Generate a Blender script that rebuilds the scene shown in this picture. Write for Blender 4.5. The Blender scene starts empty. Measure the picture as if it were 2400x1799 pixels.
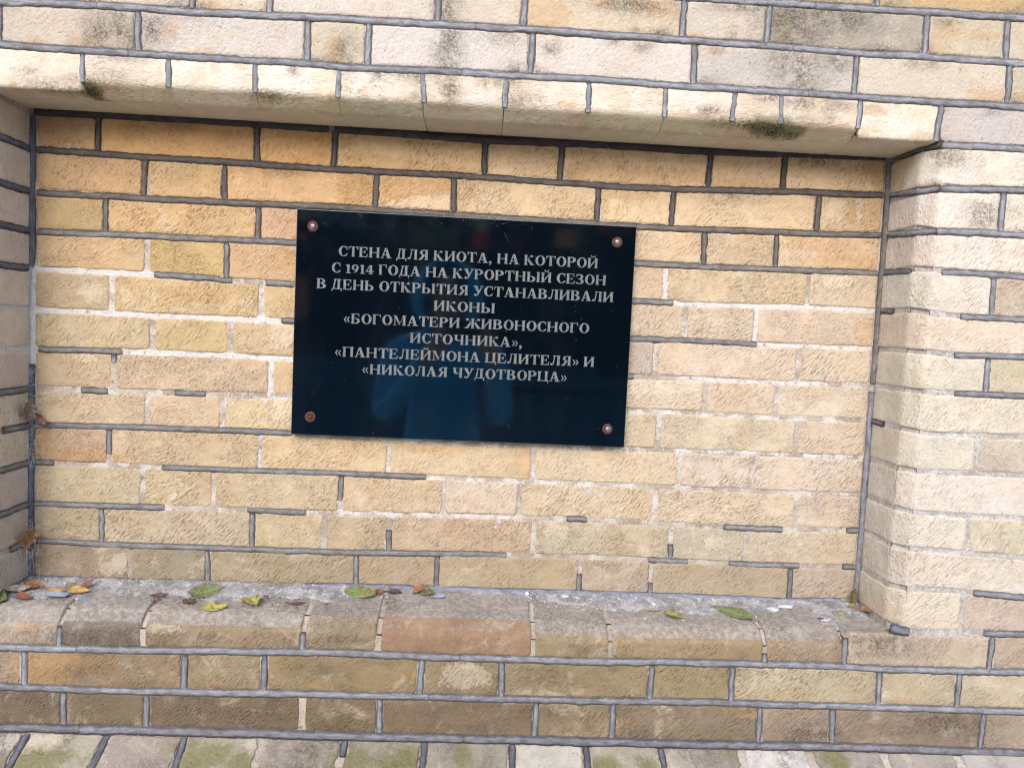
import bpy, math, random
import numpy as np
from mathutils import Matrix, Vector

SC = bpy.context.scene
COL = SC.collection
rad = math.radians

# ------------------------------------------------------------------ camera, world, sun, exposure
cam_d = bpy.data.cameras.new('camera')
cam_d.sensor_width = 36.0
cam_d.lens = 1803.0 / 2400.0 * 36.0
cam_d.clip_start = 0.02
cam_d.clip_end = 200.0
cam = bpy.data.objects.new('camera', cam_d)
COL.objects.link(cam)
CAMC = Vector((0.79019, -1.39761, 1.48364))
M = Matrix(((0.99800599, 0.04350778, 0.04572879),
            (-0.04261891, -0.06990354, 0.99664293),
            (0.04655832, -0.99660452, -0.0679099)))
bm_ = Matrix(((M[0][0], -M[0][1], -M[0][2]), (M[1][0], -M[1][1], -M[1][2]), (M[2][0], -M[2][1], -M[2][2])))
cam.matrix_world = Matrix.Translation(CAMC) @ bm_.to_4x4()
SC.camera = cam

SUN_EL, SUN_AZ = 35.0, -15.0      # azimuth seen from the wall: towards the viewer's left
world = bpy.data.worlds.new('World')
SC.world = world
world.use_nodes = True
wn = world.node_tree
for n in list(wn.nodes): wn.nodes.remove(n)
sky = wn.nodes.new('ShaderNodeTexSky'); sky.sky_type = 'NISHITA'
sky.sun_disc = False
sky.sun_elevation = rad(SUN_EL)
sdir = Vector((math.sin(rad(SUN_AZ)) * math.cos(rad(SUN_EL)), -math.cos(rad(SUN_AZ)) * math.cos(rad(SUN_EL)), math.sin(rad(SUN_EL))))
sky.sun_rotation = math.atan2(sdir.x, sdir.y)
sky.air_density = 1.0; sky.dust_density = 3.0; sky.ozone_density = 1.0
bg = wn.nodes.new('ShaderNodeBackground'); bg.inputs['Strength'].default_value = 0.15
wo = wn.nodes.new('ShaderNodeOutputWorld')
wn.links.new(sky.outputs[0], bg.inputs[0]); wn.links.new(bg.outputs[0], wo.inputs[0])

sun_d = bpy.data.lights.new('sun', 'SUN')
sun_d.energy = 1.5; sun_d.angle = rad(58); sun_d.color = (1.0, 0.98, 0.96)
sun = bpy.data.objects.new('sun', sun_d); COL.objects.link(sun)
sun.rotation_euler = (-sdir).to_track_quat('-Z', 'Y').to_euler()
sun.location = (0, -6, 8)

SC.view_settings.view_transform = 'Standard'
SC.view_settings.look = 'None'
SC.view_settings.gamma = 1.0
SC.view_settings.use_curve_mapping = False
SC.view_settings.exposure = 0.92
SC.cycles.use_denoising = True; SC.cycles.denoiser = 'OPENIMAGEDENOISE'; SC.cycles.denoising_input_passes = 'RGB_ALBEDO_NORMAL'; SC.cycles.denoising_prefilter = 'NONE'
SC.cycles.pixel_filter_type = 'BLACKMAN_HARRIS'; SC.cycles.filter_width = 1.25
SC.cycles.max_bounces = 6; SC.cycles.diffuse_bounces = 4
SC.render.resolution_x = 1024; SC.render.resolution_y = 767

DESAT = 0.16
ALB = 0.74       # display-linear to albedo

# ------------------------------------------------------------------ helpers
rng = np.random.default_rng(7)
random.seed(7)

def lin(c):
    return tuple(((v / 255.0) / 12.92 if v <= 10 else ((v / 255.0 + 0.055) / 1.055) ** 2.4) for v in c)

def alb(c, k=None):
    k = ALB if k is None else k
    l = lin((c[0] * .975, min(255, c[1] * 1.005), min(255, c[2] * 1.085))); m = .3 * l[0] + .6 * l[1] + .1 * l[2]
    return tuple(min(0.82, (v + (m - v) * DESAT) * k) for v in l) + (1.0,)

def tag(o, label=None, cat=None, group=None, kind=None):
    if label: o['label'] = label
    if cat: o['category'] = cat
    if group: o['group'] = group
    if kind: o['kind'] = kind
    return o

def empty(name, loc=(0, 0, 0)):
    o = bpy.data.objects.new(name, None); COL.objects.link(o); o.location = loc
    o.empty_display_size = 0.05
    return o

def mesh_obj(name, verts, faces, mat=None, parent=None, smooth=True, origin=None):
    """verts in metres, world frame; origin = world origin of the object"""
    v = np.asarray(verts, float)
    if origin is None: origin = v.mean(0)
    origin = np.asarray(origin, float)
    me = bpy.data.meshes.new(name)
    me.from_pydata((v - origin).tolist(), [], [list(map(int, f)) for f in faces])
    if smooth: me.polygons.foreach_set('use_smooth', [True] * len(me.polygons))
    me.update()
    o = bpy.data.objects.new(name, me); COL.objects.link(o)
    if mat: me.materials.append(mat)
    if parent is not None:
        pw = Vector((0, 0, 0)); q = parent
        while q is not None: pw = pw + q.location; q = q.parent
        o.parent = parent; o.location = Vector(origin) - pw
    else:
        o.location = origin
    return o

def Wm(p):
    """wall frame in millimetres -> world metres (sill level is 1 m above ground)"""
    p = np.asarray(p, float)
    return p / 1000.0 + np.array([0, 0, 1.0])

# smooth value noise on arrays
_T = rng.random((64, 64, 64))
def vnoise(x, y, z=0.0):
    x = np.asarray(x, float); y = np.asarray(y, float) + 0 * x; z = np.asarray(z, float) + 0 * x
    xi = np.floor(x).astype(int); yi = np.floor(y).astype(int); zi = np.floor(z).astype(int)
    fx = x - xi; fy = y - yi; fz = z - zi
    fx = fx * fx * (3 - 2 * fx); fy = fy * fy * (3 - 2 * fy); fz = fz * fz * (3 - 2 * fz)
    def T(a, b, c): return _T[a % 64, b % 64, c % 64]
    def L(a, b, t): return a + (b - a) * t
    return L(L(L(T(xi, yi, zi), T(xi + 1, yi, zi), fx), L(T(xi, yi + 1, zi), T(xi + 1, yi + 1, zi), fx), fy),
             L(L(T(xi, yi, zi + 1), T(xi + 1, yi, zi + 1), fx), L(T(xi, yi + 1, zi + 1), T(xi + 1, yi + 1, zi + 1), fx), fy), fz)
def fnoise(x, y, z=0.0, o=3):
    s = 0; a = 1; t = 0
    for i in range(o):
        s = s + a * (vnoise(x * 2 ** i + 7.3 * i, y * 2 ** i + 3.1 * i, np.asarray(z) * 2 ** i) - 0.5); t += a * 0.5; a *= 0.55
    return s / t

# ------------------------------------------------------------------ materials
def new_mat(name):
    m = bpy.data.materials.new(name); m.use_nodes = True
    nt = m.node_tree
    for n in list(nt.nodes): nt.nodes.remove(n)
    out = nt.nodes.new('ShaderNodeOutputMaterial'); b = nt.nodes.new('ShaderNodeBsdfPrincipled')
    nt.links.new(b.outputs[0], out.inputs[0])
    return m, nt, b

class NT:
    def __init__(s, nt): s.nt = nt
    def n(s, t, **kw):
        x = s.nt.nodes.new(t)
        for k, v in kw.items(): setattr(x, k, v)
        return x
    def l(s, a, b): s.nt.links.new(a, b)
    def setin(s, sock, v):
        if hasattr(v, 'links') or isinstance(v, bpy.types.NodeSocket): s.l(v, sock)
        else: sock.default_value = v
    def math(s, op, a, b=0.5, c=None, clamp=False):
        x = s.n('ShaderNodeMath', operation=op, use_clamp=clamp)
        s.setin(x.inputs[0], a); s.setin(x.inputs[1], b)
        if c is not None: s.setin(x.inputs[2], c)
        return x.outputs[0]
    def mix(s, f, a, b, mode='MIX'):
        x = s.n('ShaderNodeMix', data_type='RGBA', blend_type=mode)
        s.setin(x.inputs[0], f); s.setin(x.inputs[6], a); s.setin(x.inputs[7], b)
        return x.outputs[2]
    def noise(s, vec, scale, detail=4.0, rough=0.55, dist=0.0):
        x = s.n('ShaderNodeTexNoise'); s.l(vec, x.inputs['Vector'])
        x.inputs['Scale'].default_value = scale; x.inputs['Detail'].default_value = detail
        x.inputs['Roughness'].default_value = rough; x.inputs['Distortion'].default_value = dist
        return x.outputs['Fac']
    def ramp(s, v, lo, hi, a=0.0, b=1.0, smooth=True):
        x = s.n('ShaderNodeMapRange', interpolation_type='SMOOTHSTEP' if smooth else 'LINEAR')
        s.setin(x.inputs[0], v)
        for i, q in zip((1, 2, 3, 4), (lo, hi, a, b)): s.setin(x.inputs[i], q)
        return x.outputs[0]
    def attr(s, name, obj=False):
        x = s.n('ShaderNodeAttribute', attribute_name=name, attribute_type='OBJECT' if obj else 'GEOMETRY')
        return x
    def vmul(s, v, xyz):
        x = s.n('ShaderNodeVectorMath', operation='MULTIPLY'); s.l(v, x.inputs[0]); x.inputs[1].default_value = xyz
        return x.outputs[0]
    def vadd(s, a, b):
        x = s.n('ShaderNodeVectorMath', operation='ADD'); s.l(a, x.inputs[0]); s.setin(x.inputs[1], b)
        return x.outputs[0]

def brick_material():
    m, nt, b = new_mat('fired_brick'); g = NT(nt)
    tc = g.n('ShaderNodeTexCoord'); oi = g.n('ShaderNodeObjectInfo'); geo = g.n('ShaderNodeNewGeometry')
    # per brick offset so that no two bricks share a pattern
    off = g.n('ShaderNodeCombineXYZ'); g.l(g.math('MULTIPLY', oi.outputs['Random'], 37.0), off.inputs[0]); g.l(g.math('MULTIPLY', oi.outputs['Random'], 91.0), off.inputs[2])
    P = g.vadd(tc.outputs['Object'], off.outputs[0])
    W = geo.outputs['Position']
    st = g.attr('stain'); sep = g.n('ShaderNodeSeparateColor'); g.l(st.outputs['Color'], sep.inputs[0])
    soot, orange, moss = sep.outputs[0], sep.outputs[1], sep.outputs[2]; dust = st.outputs['Alpha']
    edge = g.attr('edge').outputs['Fac']; pale = g.attr('pale').outputs['Fac']
    ang = g.attr('angle', True).outputs['Fac']; rip = g.attr('ripple', True).outputs['Fac']; fine = g.attr('pebble', True).outputs['Fac']
    # colour
    n1 = g.noise(P, 14, 3, 0.5, 0.3); n2 = g.noise(P, 55, 5, 0.62, 0.5); n3 = g.noise(P, 420, 3, 0.6); n4 = g.noise(P, 7, 2, 0.5)
    blc = g.attr('bleach').outputs['Fac']
    base = g.mix(blc, oi.outputs['Color'], g.mix(g.ramp(n1, .35, .65), (0.61, 0.575, 0.535, 1), (0.54, 0.49, 0.42, 1)))
    c = g.mix(g.ramp(n1, .38, .66, 0, .42), base, g.mix(1.0, base, (1.12, 1.07, 1.0, 1), 'MULTIPLY'))
    c = g.mix(g.ramp(n4, .42, .7, 0, .55), c, g.mix(1.0, c, (0.92, 0.87, 0.85, 1), 'MULTIPLY'))
    c = g.mix(g.ramp(g.noise(P, 22, 4, 0.6, 1.2), .5, .72, 0, .45), c, g.mix(1.0, c, (1.12, 1.16, 1.28, 1), 'MULTIPLY'))
    c = g.mix(g.ramp(g.noise(P, 11, 4, .6, 1.5), .50, .68, 0, .55), c, g.mix(1.0, c, (.98, .91, .86, 1), 'MULTIPLY'))
    c = g.mix(g.ramp(g.noise(W, 17, 6, .7, 1.0), .52, .70, 0, .42), c, (0.56, 0.50, 0.42, 1))
    c = g.mix(g.ramp(n2, .3, .75, .30, 0), c, g.mix(1.0, c, (0.74, 0.66, 0.56, 1), 'MULTIPLY'))
    c = g.mix(g.ramp(n3, .25, .75, .34, 0), c, g.mix(1.0, c, (0.70, 0.64, 0.56, 1), 'MULTIPLY'))
    # orange iron weathering with crisp edges
    om = g.math('ADD', orange, g.math('MULTIPLY', g.math('SUBTRACT', g.noise(P, 70, 6, 0.75, .6), 0.5), 2.2))
    om = g.ramp(om, .43, .56)
    om = g.math('MULTIPLY', om, g.ramp(orange, .02, .2))
    oc = g.mix(g.ramp(n2, .35, .7), (0.36, 0.185, 0.065, 1), (0.43, 0.26, 0.10, 1))
    c = g.mix(g.math('MULTIPLY', om, .50), c, g.mix(.28, oc, base))
    # pale flaked / lime patches
    pm = g.math('ADD', pale, g.math('MULTIPLY', g.math('SUBTRACT', g.noise(P, 80, 6, 0.75, .5), 0.5), 2.4))
    pm = g.math('MULTIPLY', g.ramp(pm, .43, .55), g.ramp(pale, .02, .2))
    c = g.mix(g.math('MULTIPLY', pm, .32), c, (0.60, 0.53, 0.43, 1))
    # dust
    dn = g.math('MULTIPLY', g.ramp(g.math('ADD', dust, g.math('MULTIPLY', g.math('SUBTRACT', g.noise(W, 60, 6, .7), .5), 1.0)), .2, .75), .88)
    c = g.mix(dn, c, g.mix(g.ramp(g.noise(W, 120, 5, .7), .35, .7), (0.20, 0.185, 0.17, 1), (0.36, 0.34, 0.335, 1)))
    # soot, in small dark crusts
    sn = g.noise(P, 230, 5, 0.7, 1.0)
    sm = g.math('MULTIPLY', soot, g.ramp(sn, .36, .60, 0.25, 1.0))
    sm = g.math('MINIMUM', g.math('MULTIPLY', sm, g.ramp(g.noise(W, 38, 5, .68), .32, .55, .2, 1)), .86)
    c = g.mix(sm, c, (0.07, 0.058, 0.045, 1))
    # moss
    mm = g.ramp(g.math('ADD', moss, g.math('MULTIPLY', g.math('SUBTRACT', g.noise(P, 60, 6, .75), .5), 1.3)), .35, .95)
    mm = g.math('MULTIPLY', mm, g.ramp(moss, .03, .3))
    c = g.mix(g.math('MULTIPLY', mm, .78), c, g.mix(g.noise(P, 160, 3), (0.065, 0.065, 0.025, 1), (0.21, 0.20, 0.085, 1)))
    # dark dirty arris where the pointing was smeared over the brick
    em = g.math('MULTIPLY', g.ramp(g.math('ADD', edge, g.math('MULTIPLY', g.math('SUBTRACT', g.noise(P, 190, 4, .65), .5), 1.5)), .52, .86), .72)
    c = g.mix(em, c, (0.085, 0.068, 0.055, 1))
    # small dark pits and a few rusty specks
    vo = g.n('ShaderNodeTexVoronoi'); g.l(P, vo.inputs['Vector']); vo.inputs['Scale'].default_value = 150
    cs = g.n('ShaderNodeSeparateColor'); g.l(vo.outputs['Color'], cs.inputs[0])
    pit = g.math('MULTIPLY', g.ramp(vo.outputs['Distance'], .06, .24, 1, 0), g.math('MULTIPLY', g.ramp(cs.outputs[0], .90, .94), g.ramp(n3, .35, .55)))
    c = g.mix(g.math('MULTIPLY', pit, .65), c, (0.07, 0.045, 0.025, 1))
    g.l(c, b.inputs['Base Color'])
    b.inputs['Roughness'].default_value = 0.88
    b.inputs['Specular IOR Level'].default_value = 0.25
    # relief: dragged wire-cut ripples, pebbling, pits
    rot = g.n('ShaderNodeVectorRotate', rotation_type='Y_AXIS'); g.l(P, rot.inputs['Vector']); g.l(g.math('MULTIPLY', ang, -1.0), rot.inputs['Angle'])
    wob = g.n('ShaderNodeTexNoise'); g.l(P, wob.inputs['Vector']); wob.inputs['Scale'].default_value = 28; wob.inputs['Detail'].default_value = 2
    wv = g.n('ShaderNodeVectorMath', operation='SCALE'); g.l(wob.outputs['Color'], wv.inputs[0]); wv.inputs[3].default_value = 0.007
    rp = g.vadd(rot.outputs[0], wv.outputs[0])
    sc_ = g.n('ShaderNodeVectorMath', operation='SCALE'); g.l(rp, sc_.inputs[0]); g.l(g.math('ADD', .68, g.math('MULTIPLY', oi.outputs['Random'], .6)), sc_.inputs[3]); rp = sc_.outputs[0]
    r1 = g.noise(g.vmul(rp, (330, 330, 112)), 1.0, 2.0, 0.45, 0.15)
    r2 = g.noise(g.vmul(rp, (520, 520, 190)), 1.0, 2.0, 0.5, 0.15)
    patch = g.ramp(g.noise(P, 16, 3, .55), .32, .60, .25, 1.0)
    rr = g.math('MULTIPLY', g.math('ADD', g.math('MULTIPLY', r1, .6), g.math('MULTIPLY', r2, .5)), g.math('MULTIPLY', rip, patch))
    pb = g.math('MULTIPLY', g.noise(P, 170, 3, .5), g.math('MULTIPLY', fine, .42))
    h = g.math('ADD', g.math('ADD', rr, pb), g.math('MULTIPLY', g.noise(P, 600, 3, .6), .07))
    h = g.math('SUBTRACT', h, g.math('MULTIPLY', pit, .25))
    h = g.math('ADD', h, g.math('MULTIPLY', pm, .08))
    bump = g.n('ShaderNodeBump'); bump.inputs['Strength'].default_value = 1.0; bump.inputs['Distance'].default_value = 0.0058
    g.l(h, bump.inputs['Height']); g.l(bump.outputs[0], b.inputs['Normal'])
    # relief shade painted into the colour of the ripple valleys
    vd = g.math('MULTIPLY', g.ramp(g.math('ADD', r1, g.math('MULTIPLY', r2, .5)), .59, .71, .58, 0.0), g.math('MULTIPLY', rip, patch))
    c2 = g.mix(vd, c, g.mix(1.0, c, (0.52, 0.43, 0.33, 1), 'MULTIPLY'))
    g.l(c2, b.inputs['Base Color'])
    return m

def mortar_material():
    m, nt, b = new_mat('lime_mortar'); g = NT(nt)
    geo = g.n('ShaderNodeNewGeometry'); W = geo.outputs['Position']
    n1 = g.noise(W, 9, 4, .6); n2 = g.noise(W, 90, 5, .68); n3 = g.noise(W, 500, 4, .7)
    c = g.mix(g.ramp(n1, .38, .62), (0.34, 0.285, 0.235, 1), (0.47, 0.415, 0.36, 1))
    sz = g.n('ShaderNodeSeparateXYZ'); g.l(W, sz.inputs[0])
    lowz = g.ramp(sz.outputs[2], .9, 1.25, .25, .85)
    c = g.mix(g.math('MULTIPLY', g.ramp(g.noise(W, 26, 5, .7), .46, .60), lowz), c, (0.62, 0.59, 0.57, 1))
    px_ = g.ramp(sz.outputs[0], 1.50, 1.56, 0, .75)
    c = g.mix(px_, c, g.mix(g.ramp(n2, .4, .6), (0.36, 0.345, 0.335, 1), (0.60, 0.59, 0.58, 1)))
    lm = g.attr('lime').outputs['Fac']
    lmm = g.math('MULTIPLY', g.ramp(g.math('ADD', lm, g.math('MULTIPLY', g.math('SUBTRACT', g.noise(W, 75, 6, .8), .5), 2.2)), .45, .80), g.ramp(lm, .02, .2))
    c = g.mix(g.math('MULTIPLY', lmm, .85), c, (0.66, 0.65, 0.65, 1))
    c = g.mix(g.ramp(n2, .56, .68, 0, .6), c, (0.13, 0.09, 0.075, 1))
    c = g.mix(g.ramp(n3, .3, .7, .35, 0), c, g.mix(1.0, c, (.5, .45, .42, 1), 'MULTIPLY'))
    sp = g.n('ShaderNodeTexVoronoi'); g.l(W, sp.inputs['Vector']); sp.inputs['Scale'].default_value = 330
    cs = g.n('ShaderNodeSeparateColor'); g.l(sp.outputs['Color'], cs.inputs[0])
    c = g.mix(g.math('MULTIPLY', g.ramp(n3, .56, .66), .45), c, (0.68, 0.65, 0.62, 1))
    c = g.mix(g.math('MULTIPLY', g.ramp(g.noise(W, 260, 5, .7, .5), .62, .70), .6), c, (0.12, 0.085, 0.075, 1))
    g.l(c, b.inputs['Base Color']); b.inputs['Roughness'].default_value = .95
    b.inputs['Specular IOR Level'].default_value = .15
    h = g.math('ADD', g.math('MULTIPLY', n2, .9), g.math('ADD', g.math('MULTIPLY', n3, .5), g.math('MULTIPLY', cs.outputs[0], .04)))
    bump = g.n('ShaderNodeBump'); bump.inputs['Distance'].default_value = .004; bump.inputs['Strength'].default_value = 1
    g.l(h, bump.inputs['Height']); g.l(bump.outputs[0], b.inputs['Normal'])
    return m

def pointing_material():
    m, nt, b = new_mat('cement_pointing'); g = NT(nt)
    geo = g.n('ShaderNodeNewGeometry'); W = geo.outputs['Position']; oi = g.n('ShaderNodeObjectInfo')
    al = g.attr('along'); sep = g.n('ShaderNodeSeparateColor'); g.l(al.outputs['Color'], sep.inputs[0])
    u, v = sep.outputs[0], sep.outputs[1]      # u runs along the bead in metres, v across 0..1
    cv = g.n('ShaderNodeCombineXYZ'); g.l(g.math('MULTIPLY', u, 30.0), cv.inputs[0]); g.l(g.math('MULTIPLY', v, 2.6), cv.inputs[1]); g.l(g.math('MULTIPLY', oi.outputs['Random'], 50.0), cv.inputs[2])
    streak = g.noise(cv.outputs[0], 1.4, 5, .62, .4)
    n2 = g.noise(W, 70, 5, .65); n3 = g.noise(W, 600, 3, .6)
    c = oi.outputs['Color']
    c = g.mix(g.ramp(streak, .40, .62, 0, .85), c, g.mix(1.0, c, (1.45, 1.47, 1.5, 1), 'MULTIPLY'))
    c = g.mix(g.ramp(n2, .36, .56, .75, 0), c, g.mix(1.0, c, (0.62, 0.57, 0.54, 1), 'MULTIPLY'))
    c = g.mix(g.ramp(n3, .3, .7, .3, 0), c, g.mix(1.0, c, (0.65, 0.62, 0.6, 1), 'MULTIPLY'))
    ev = g.math('ABSOLUTE', g.math('SUBTRACT', v, .5))
    ed = g.ramp(g.math('ADD', ev, g.math('MULTIPLY', g.math('SUBTRACT', g.noise(W, 140, 5, .7), .5), .55)), .20, .36, 0, .78)
    c = g.mix(ed, c, g.mix(1.0, c, (0.30, 0.26, 0.24, 1), 'MULTIPLY'))
    c = g.mix(g.ramp(g.noise(W, 210, 4, .7), .66, .72, 0, .5), c, (0.45, 0.42, 0.40, 1))
    g.l(c, b.inputs['Base Color']); b.inputs['Roughness'].default_value = .8
    b.inputs['Specular IOR Level'].default_value = .3
    h = g.math('ADD', g.math('MULTIPLY', streak, .6), g.math('ADD', g.math('MULTIPLY', n3, .40), g.math('MULTIPLY', n2, .6)))
    bump = g.n('ShaderNodeBump'); bump.inputs['Distance'].default_value = .0017; bump.inputs['Strength'].default_value = 1
    g.l(h, bump.inputs['Height']); g.l(bump.outputs[0], b.inputs['Normal'])
    return m

def simple_mat(name, col, rough=.8, spec=.3, nscale=40, var=.35, bump=0.0, metal=0.0, objcol=False, dark=(.55, .5, .45, 1)):
    m, nt, b = new_mat(name); g = NT(nt)
    tc = g.n('ShaderNodeTexCoord'); P = tc.outputs['Object']
    n = g.noise(P, nscale, 5, .62)
    c = col
    if objcol: c = g.n('ShaderNodeObjectInfo').outputs['Color']
    cc = g.mix(g.ramp(n, .3, .7, var, 0), c, g.mix(1.0, c, dark, 'MULTIPLY'))
    g.l(cc, b.inputs['Base Color'])
    b.inputs['Roughness'].default_value = rough; b.inputs['Specular IOR Level'].default_value = spec; b.inputs['Metallic'].default_value = metal
    if bump:
        bp = g.n('ShaderNodeBump'); bp.inputs['Distance'].default_value = bump
        g.l(g.noise(P, nscale * 3, 4, .6), bp.inputs['Height']); g.l(bp.outputs[0], b.inputs['Normal'])
    return m

def granite_material():
    m, nt, b = new_mat('polished_black_granite'); g = NT(nt)
    geo = g.n('ShaderNodeNewGeometry'); W = geo.outputs['Position']
    sp = g.noise(W, 900, 3, .7)
    vo = g.n('ShaderNodeTexVoronoi'); g.l(W, vo.inputs['Vector']); vo.inputs['Scale'].default_value = 260
    cs = g.n('ShaderNodeSeparateColor'); g.l(vo.outputs['Color'], cs.inputs[0])
    speck = g.math('MULTIPLY', g.ramp(vo.outputs['Distance'], .05, .17, 1, 0), g.ramp(cs.outputs[0], .975, .985))
    c = g.mix(g.ramp(sp, .4, .7), (0.0008, 0.0022, 0.0045, 1), (0.002, 0.005, 0.009, 1))
    film = g.ramp(g.noise(g.vmul(W, (1, 1, .35)), 12, 5, .65), .42, .75, 0, .003)
    c = g.mix(film, c, (.8, .85, .9, 1))
    c = g.mix(g.math('MULTIPLY', speck, .55), c, (.5, .5, .5, 1))
    # thin white scratches
    def scratch(ang, sc, thr):
        r = g.n('ShaderNodeVectorRotate', rotation_type='Y_AXIS'); g.l(W, r.inputs['Vector']); r.inputs['Angle'].default_value = ang
        a = g.noise(g.vmul(r.outputs[0], (sc * 60, 1, sc)), 1, 2, .5)
        return g.ramp(a, thr, thr + .02)
    s = g.math('MULTIPLY', scratch(.5, 14, .755), .25)
    c = g.mix(s, c, (.5, .52, .55, 1))
    g.l(c, b.inputs['Base Color'])
    b.inputs['IOR'].default_value = 2.0
    b.inputs['Specular Tint'].default_value = (0.70, 0.90, 1.0, 1)
    g.l(g.ramp(g.noise(W, 30, 5, .7), .3, .8, .035, .10), b.inputs['Roughness'])
    return m

def letter_material():
    m, nt, b = new_mat('engraved_lettering'); g = NT(nt)
    geo = g.n('ShaderNodeNewGeometry'); W = geo.outputs['Position']
    n = g.noise(W, 1100, 3, .7); n2 = g.noise(W, 45, 4, .6)
    c = g.mix(g.ramp(n, .40, .62), (0.045, 0.052, 0.056, 1), (0.235, 0.255, 0.27, 1))
    c = g.mix(g.ramp(n2, .35, .65, .45, 0), c, g.mix(1.0, c, (.5, .55, .62, 1), 'MULTIPLY'))
    g.l(c, b.inputs['Base Color']); b.inputs['Roughness'].default_value = .7
    return m

def leaf_material():
    m, nt, b = new_mat('leaf'); g = NT(nt)
    oi = g.n('ShaderNodeObjectInfo'); tc = g.n('ShaderNodeTexCoord')
    at = g.attr('uvl'); sep = g.n('ShaderNodeSeparateColor'); g.l(at.outputs['Color'], sep.inputs[0])
    u, v = sep.outputs[0], sep.outputs[1]
    av = g.math('ABSOLUTE', v)
    vein = g.ramp(av, .02, .07, .55, 0)
    side = g.n('ShaderNodeTexWave', wave_type='BANDS', bands_direction='X')
    cv = g.n('ShaderNodeCombineXYZ'); g.l(g.math('SUBTRACT', u, g.math('MULTIPLY', av, .28)), cv.inputs[0]); g.l(cv.outputs[0], side.inputs['Vector'])
    side.inputs['Scale'].default_value = 2.6; side.inputs['Distortion'].default_value = .0
    sv = g.ramp(side.outputs['Fac'], .86, .99, 0, .35)
    c = oi.outputs['Color']
    n = g.noise(tc.outputs['Object'], 160, 4, .6)
    c = g.mix(g.ramp(n, .36, .62, 0, .8), c, g.mix(1.0, c, (.50, .38, .26, 1), 'MULTIPLY'))
    spot = g.attr('spots', True).outputs['Fac']
    c = g.mix(g.math('MULTIPLY', spot, g.ramp(g.noise(tc.outputs['Object'], 110, 3, .5), .55, .62)), c, (0.10, 0.045, 0.02, 1))
    c = g.mix(g.math('MAXIMUM', vein, sv), c, g.mix(.5, c, (.62, .62, .42, 1)))
    g.l(c, b.inputs['Base Color']); b.inputs['Roughness'].default_value = .6
    b.inputs['Subsurface Weight'].default_value = .08
    bp = g.n('ShaderNodeBump'); bp.inputs['Distance'].default_value = .0008
    g.l(g.math('ADD', n, sv), bp.inputs['Height']); g.l(bp.outputs[0], b.inputs['Normal'])
    return m

BRICK = brick_material(); MORTAR = mortar_material(); POINT = pointing_material()
GRANITE = granite_material(); LETTER = letter_material(); LEAF = leaf_material()
# ------------------------------------------------------------------ geometry tables (wall frame, mm; x right, z up, y into the wall)
J= [[(11, 827), (261, 829), (529, 827), (805, 823), (999, 827), (1142, 825), (1340, 830), (1523, 834)], [(12, 760), (209, 758), (531, 755), (780, 756), (1003, 753), (1146, 754), (1345, 760), (1526, 764)], [(12, 687), (331, 687), (533, 689), (728, 687), (990, 684), (1151, 683), (1393, 688), (1526, 692)], [(-1, 619), (198, 621), (454, 622), (1155, 617), (1398, 620), (1523, 622)], [(7, 554), (199, 554), (342, 551), (456, 549), (1068, 549), (1142, 550), (1159, 548), (1404, 553), (1517, 553)], [(8, 483), (213, 482), (348, 483), (457, 483), (1069, 481), (1163, 482), (1302, 481), (1523, 483)], [(8, 413), (147, 416), (214, 416), (344, 417), (457, 416), (1067, 411), (1168, 413), (1341, 412), (1516, 415)], [(8, 343), (107, 344), (283, 346), (458, 348), (1068, 349), (1172, 349), (1346, 347), (1519, 349)], [(6, 278), (189, 281), (460, 282), (717, 274), (915, 275), (1176, 278), (1521, 278)], [(3, 211), (190, 211), (354, 210), (548, 212), (691, 211), (890, 210), (1180, 209), (1385, 207), (1521, 209)], [(1, 136), (232, 137), (384, 138), (554, 138), (751, 141), (979, 143), (1185, 139), (1361, 137), (1520, 141)], [(7, 69), (124, 66), (302, 66), (553, 66), (810, 71), (982, 72), (1189, 70), (1277, 69), (1395, 68), (1523, 70)], [(37, -2), (221, -4), (359, -4), (555, 1), (842, 2), (1193, 3), (1400, 0), (1519, 4)]]
R= [[(1537, 825), (1683, 826)], [(1527, 754), (1689, 758)], [(1544, 683), (1696, 685)], [(1560, 617), (1703, 615)], [(1559, 545), (1599, 544), (1709, 544)], [(1594, 478), (1715, 481)], [(1600, 414), (1722, 414)], [(1563, 343), (1644, 343), (1728, 344)], [(1555, 279), (1734, 278)], [(1547, 207), (1648, 204), (1742, 203)], [(1553, 143), (1648, 139), (1748, 134)], [(1558, 74), (1668, 70), (1755, 65)], [(1551, -2), (1761, 0)]]
F= {'JB': [(25, 957), (165, 961), (319, 961), (439, 962), (551, 965), (697, 966), (845, 967), (1099, 966), (1238, 966), (1380, 963), (1509, 965), (1669, 964)], 'JC': [(25, 892), (142, 891), (285, 891), (502, 893), (553, 890), (749, 894), (859, 894), (974, 895), (1103, 893), (1256, 894), (1398, 893), (1676, 894)], 'SQ': [(26, -74), (250, -72), (583, -67), (764, -70), (906, -70), (1027, -70), (1163, -67), (1308, -67), (1460, -66), (1515, -69), (1706, -69), (1767, -68)], 'SR': [(26, -140), (201, -143), (454, -140), (585, -140), (846, -140), (1167, -137), (1494, -138), (1774, -140)], 'SS': [(26, -208), (252, -208), (404, -209), (587, -210), (849, -210), (1172, -211), (1444, -209), (1781, -214)], 'JA': [(1236, 1034), (1348, 1034), (1503, 1036), (1663, 1036)]}
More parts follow.
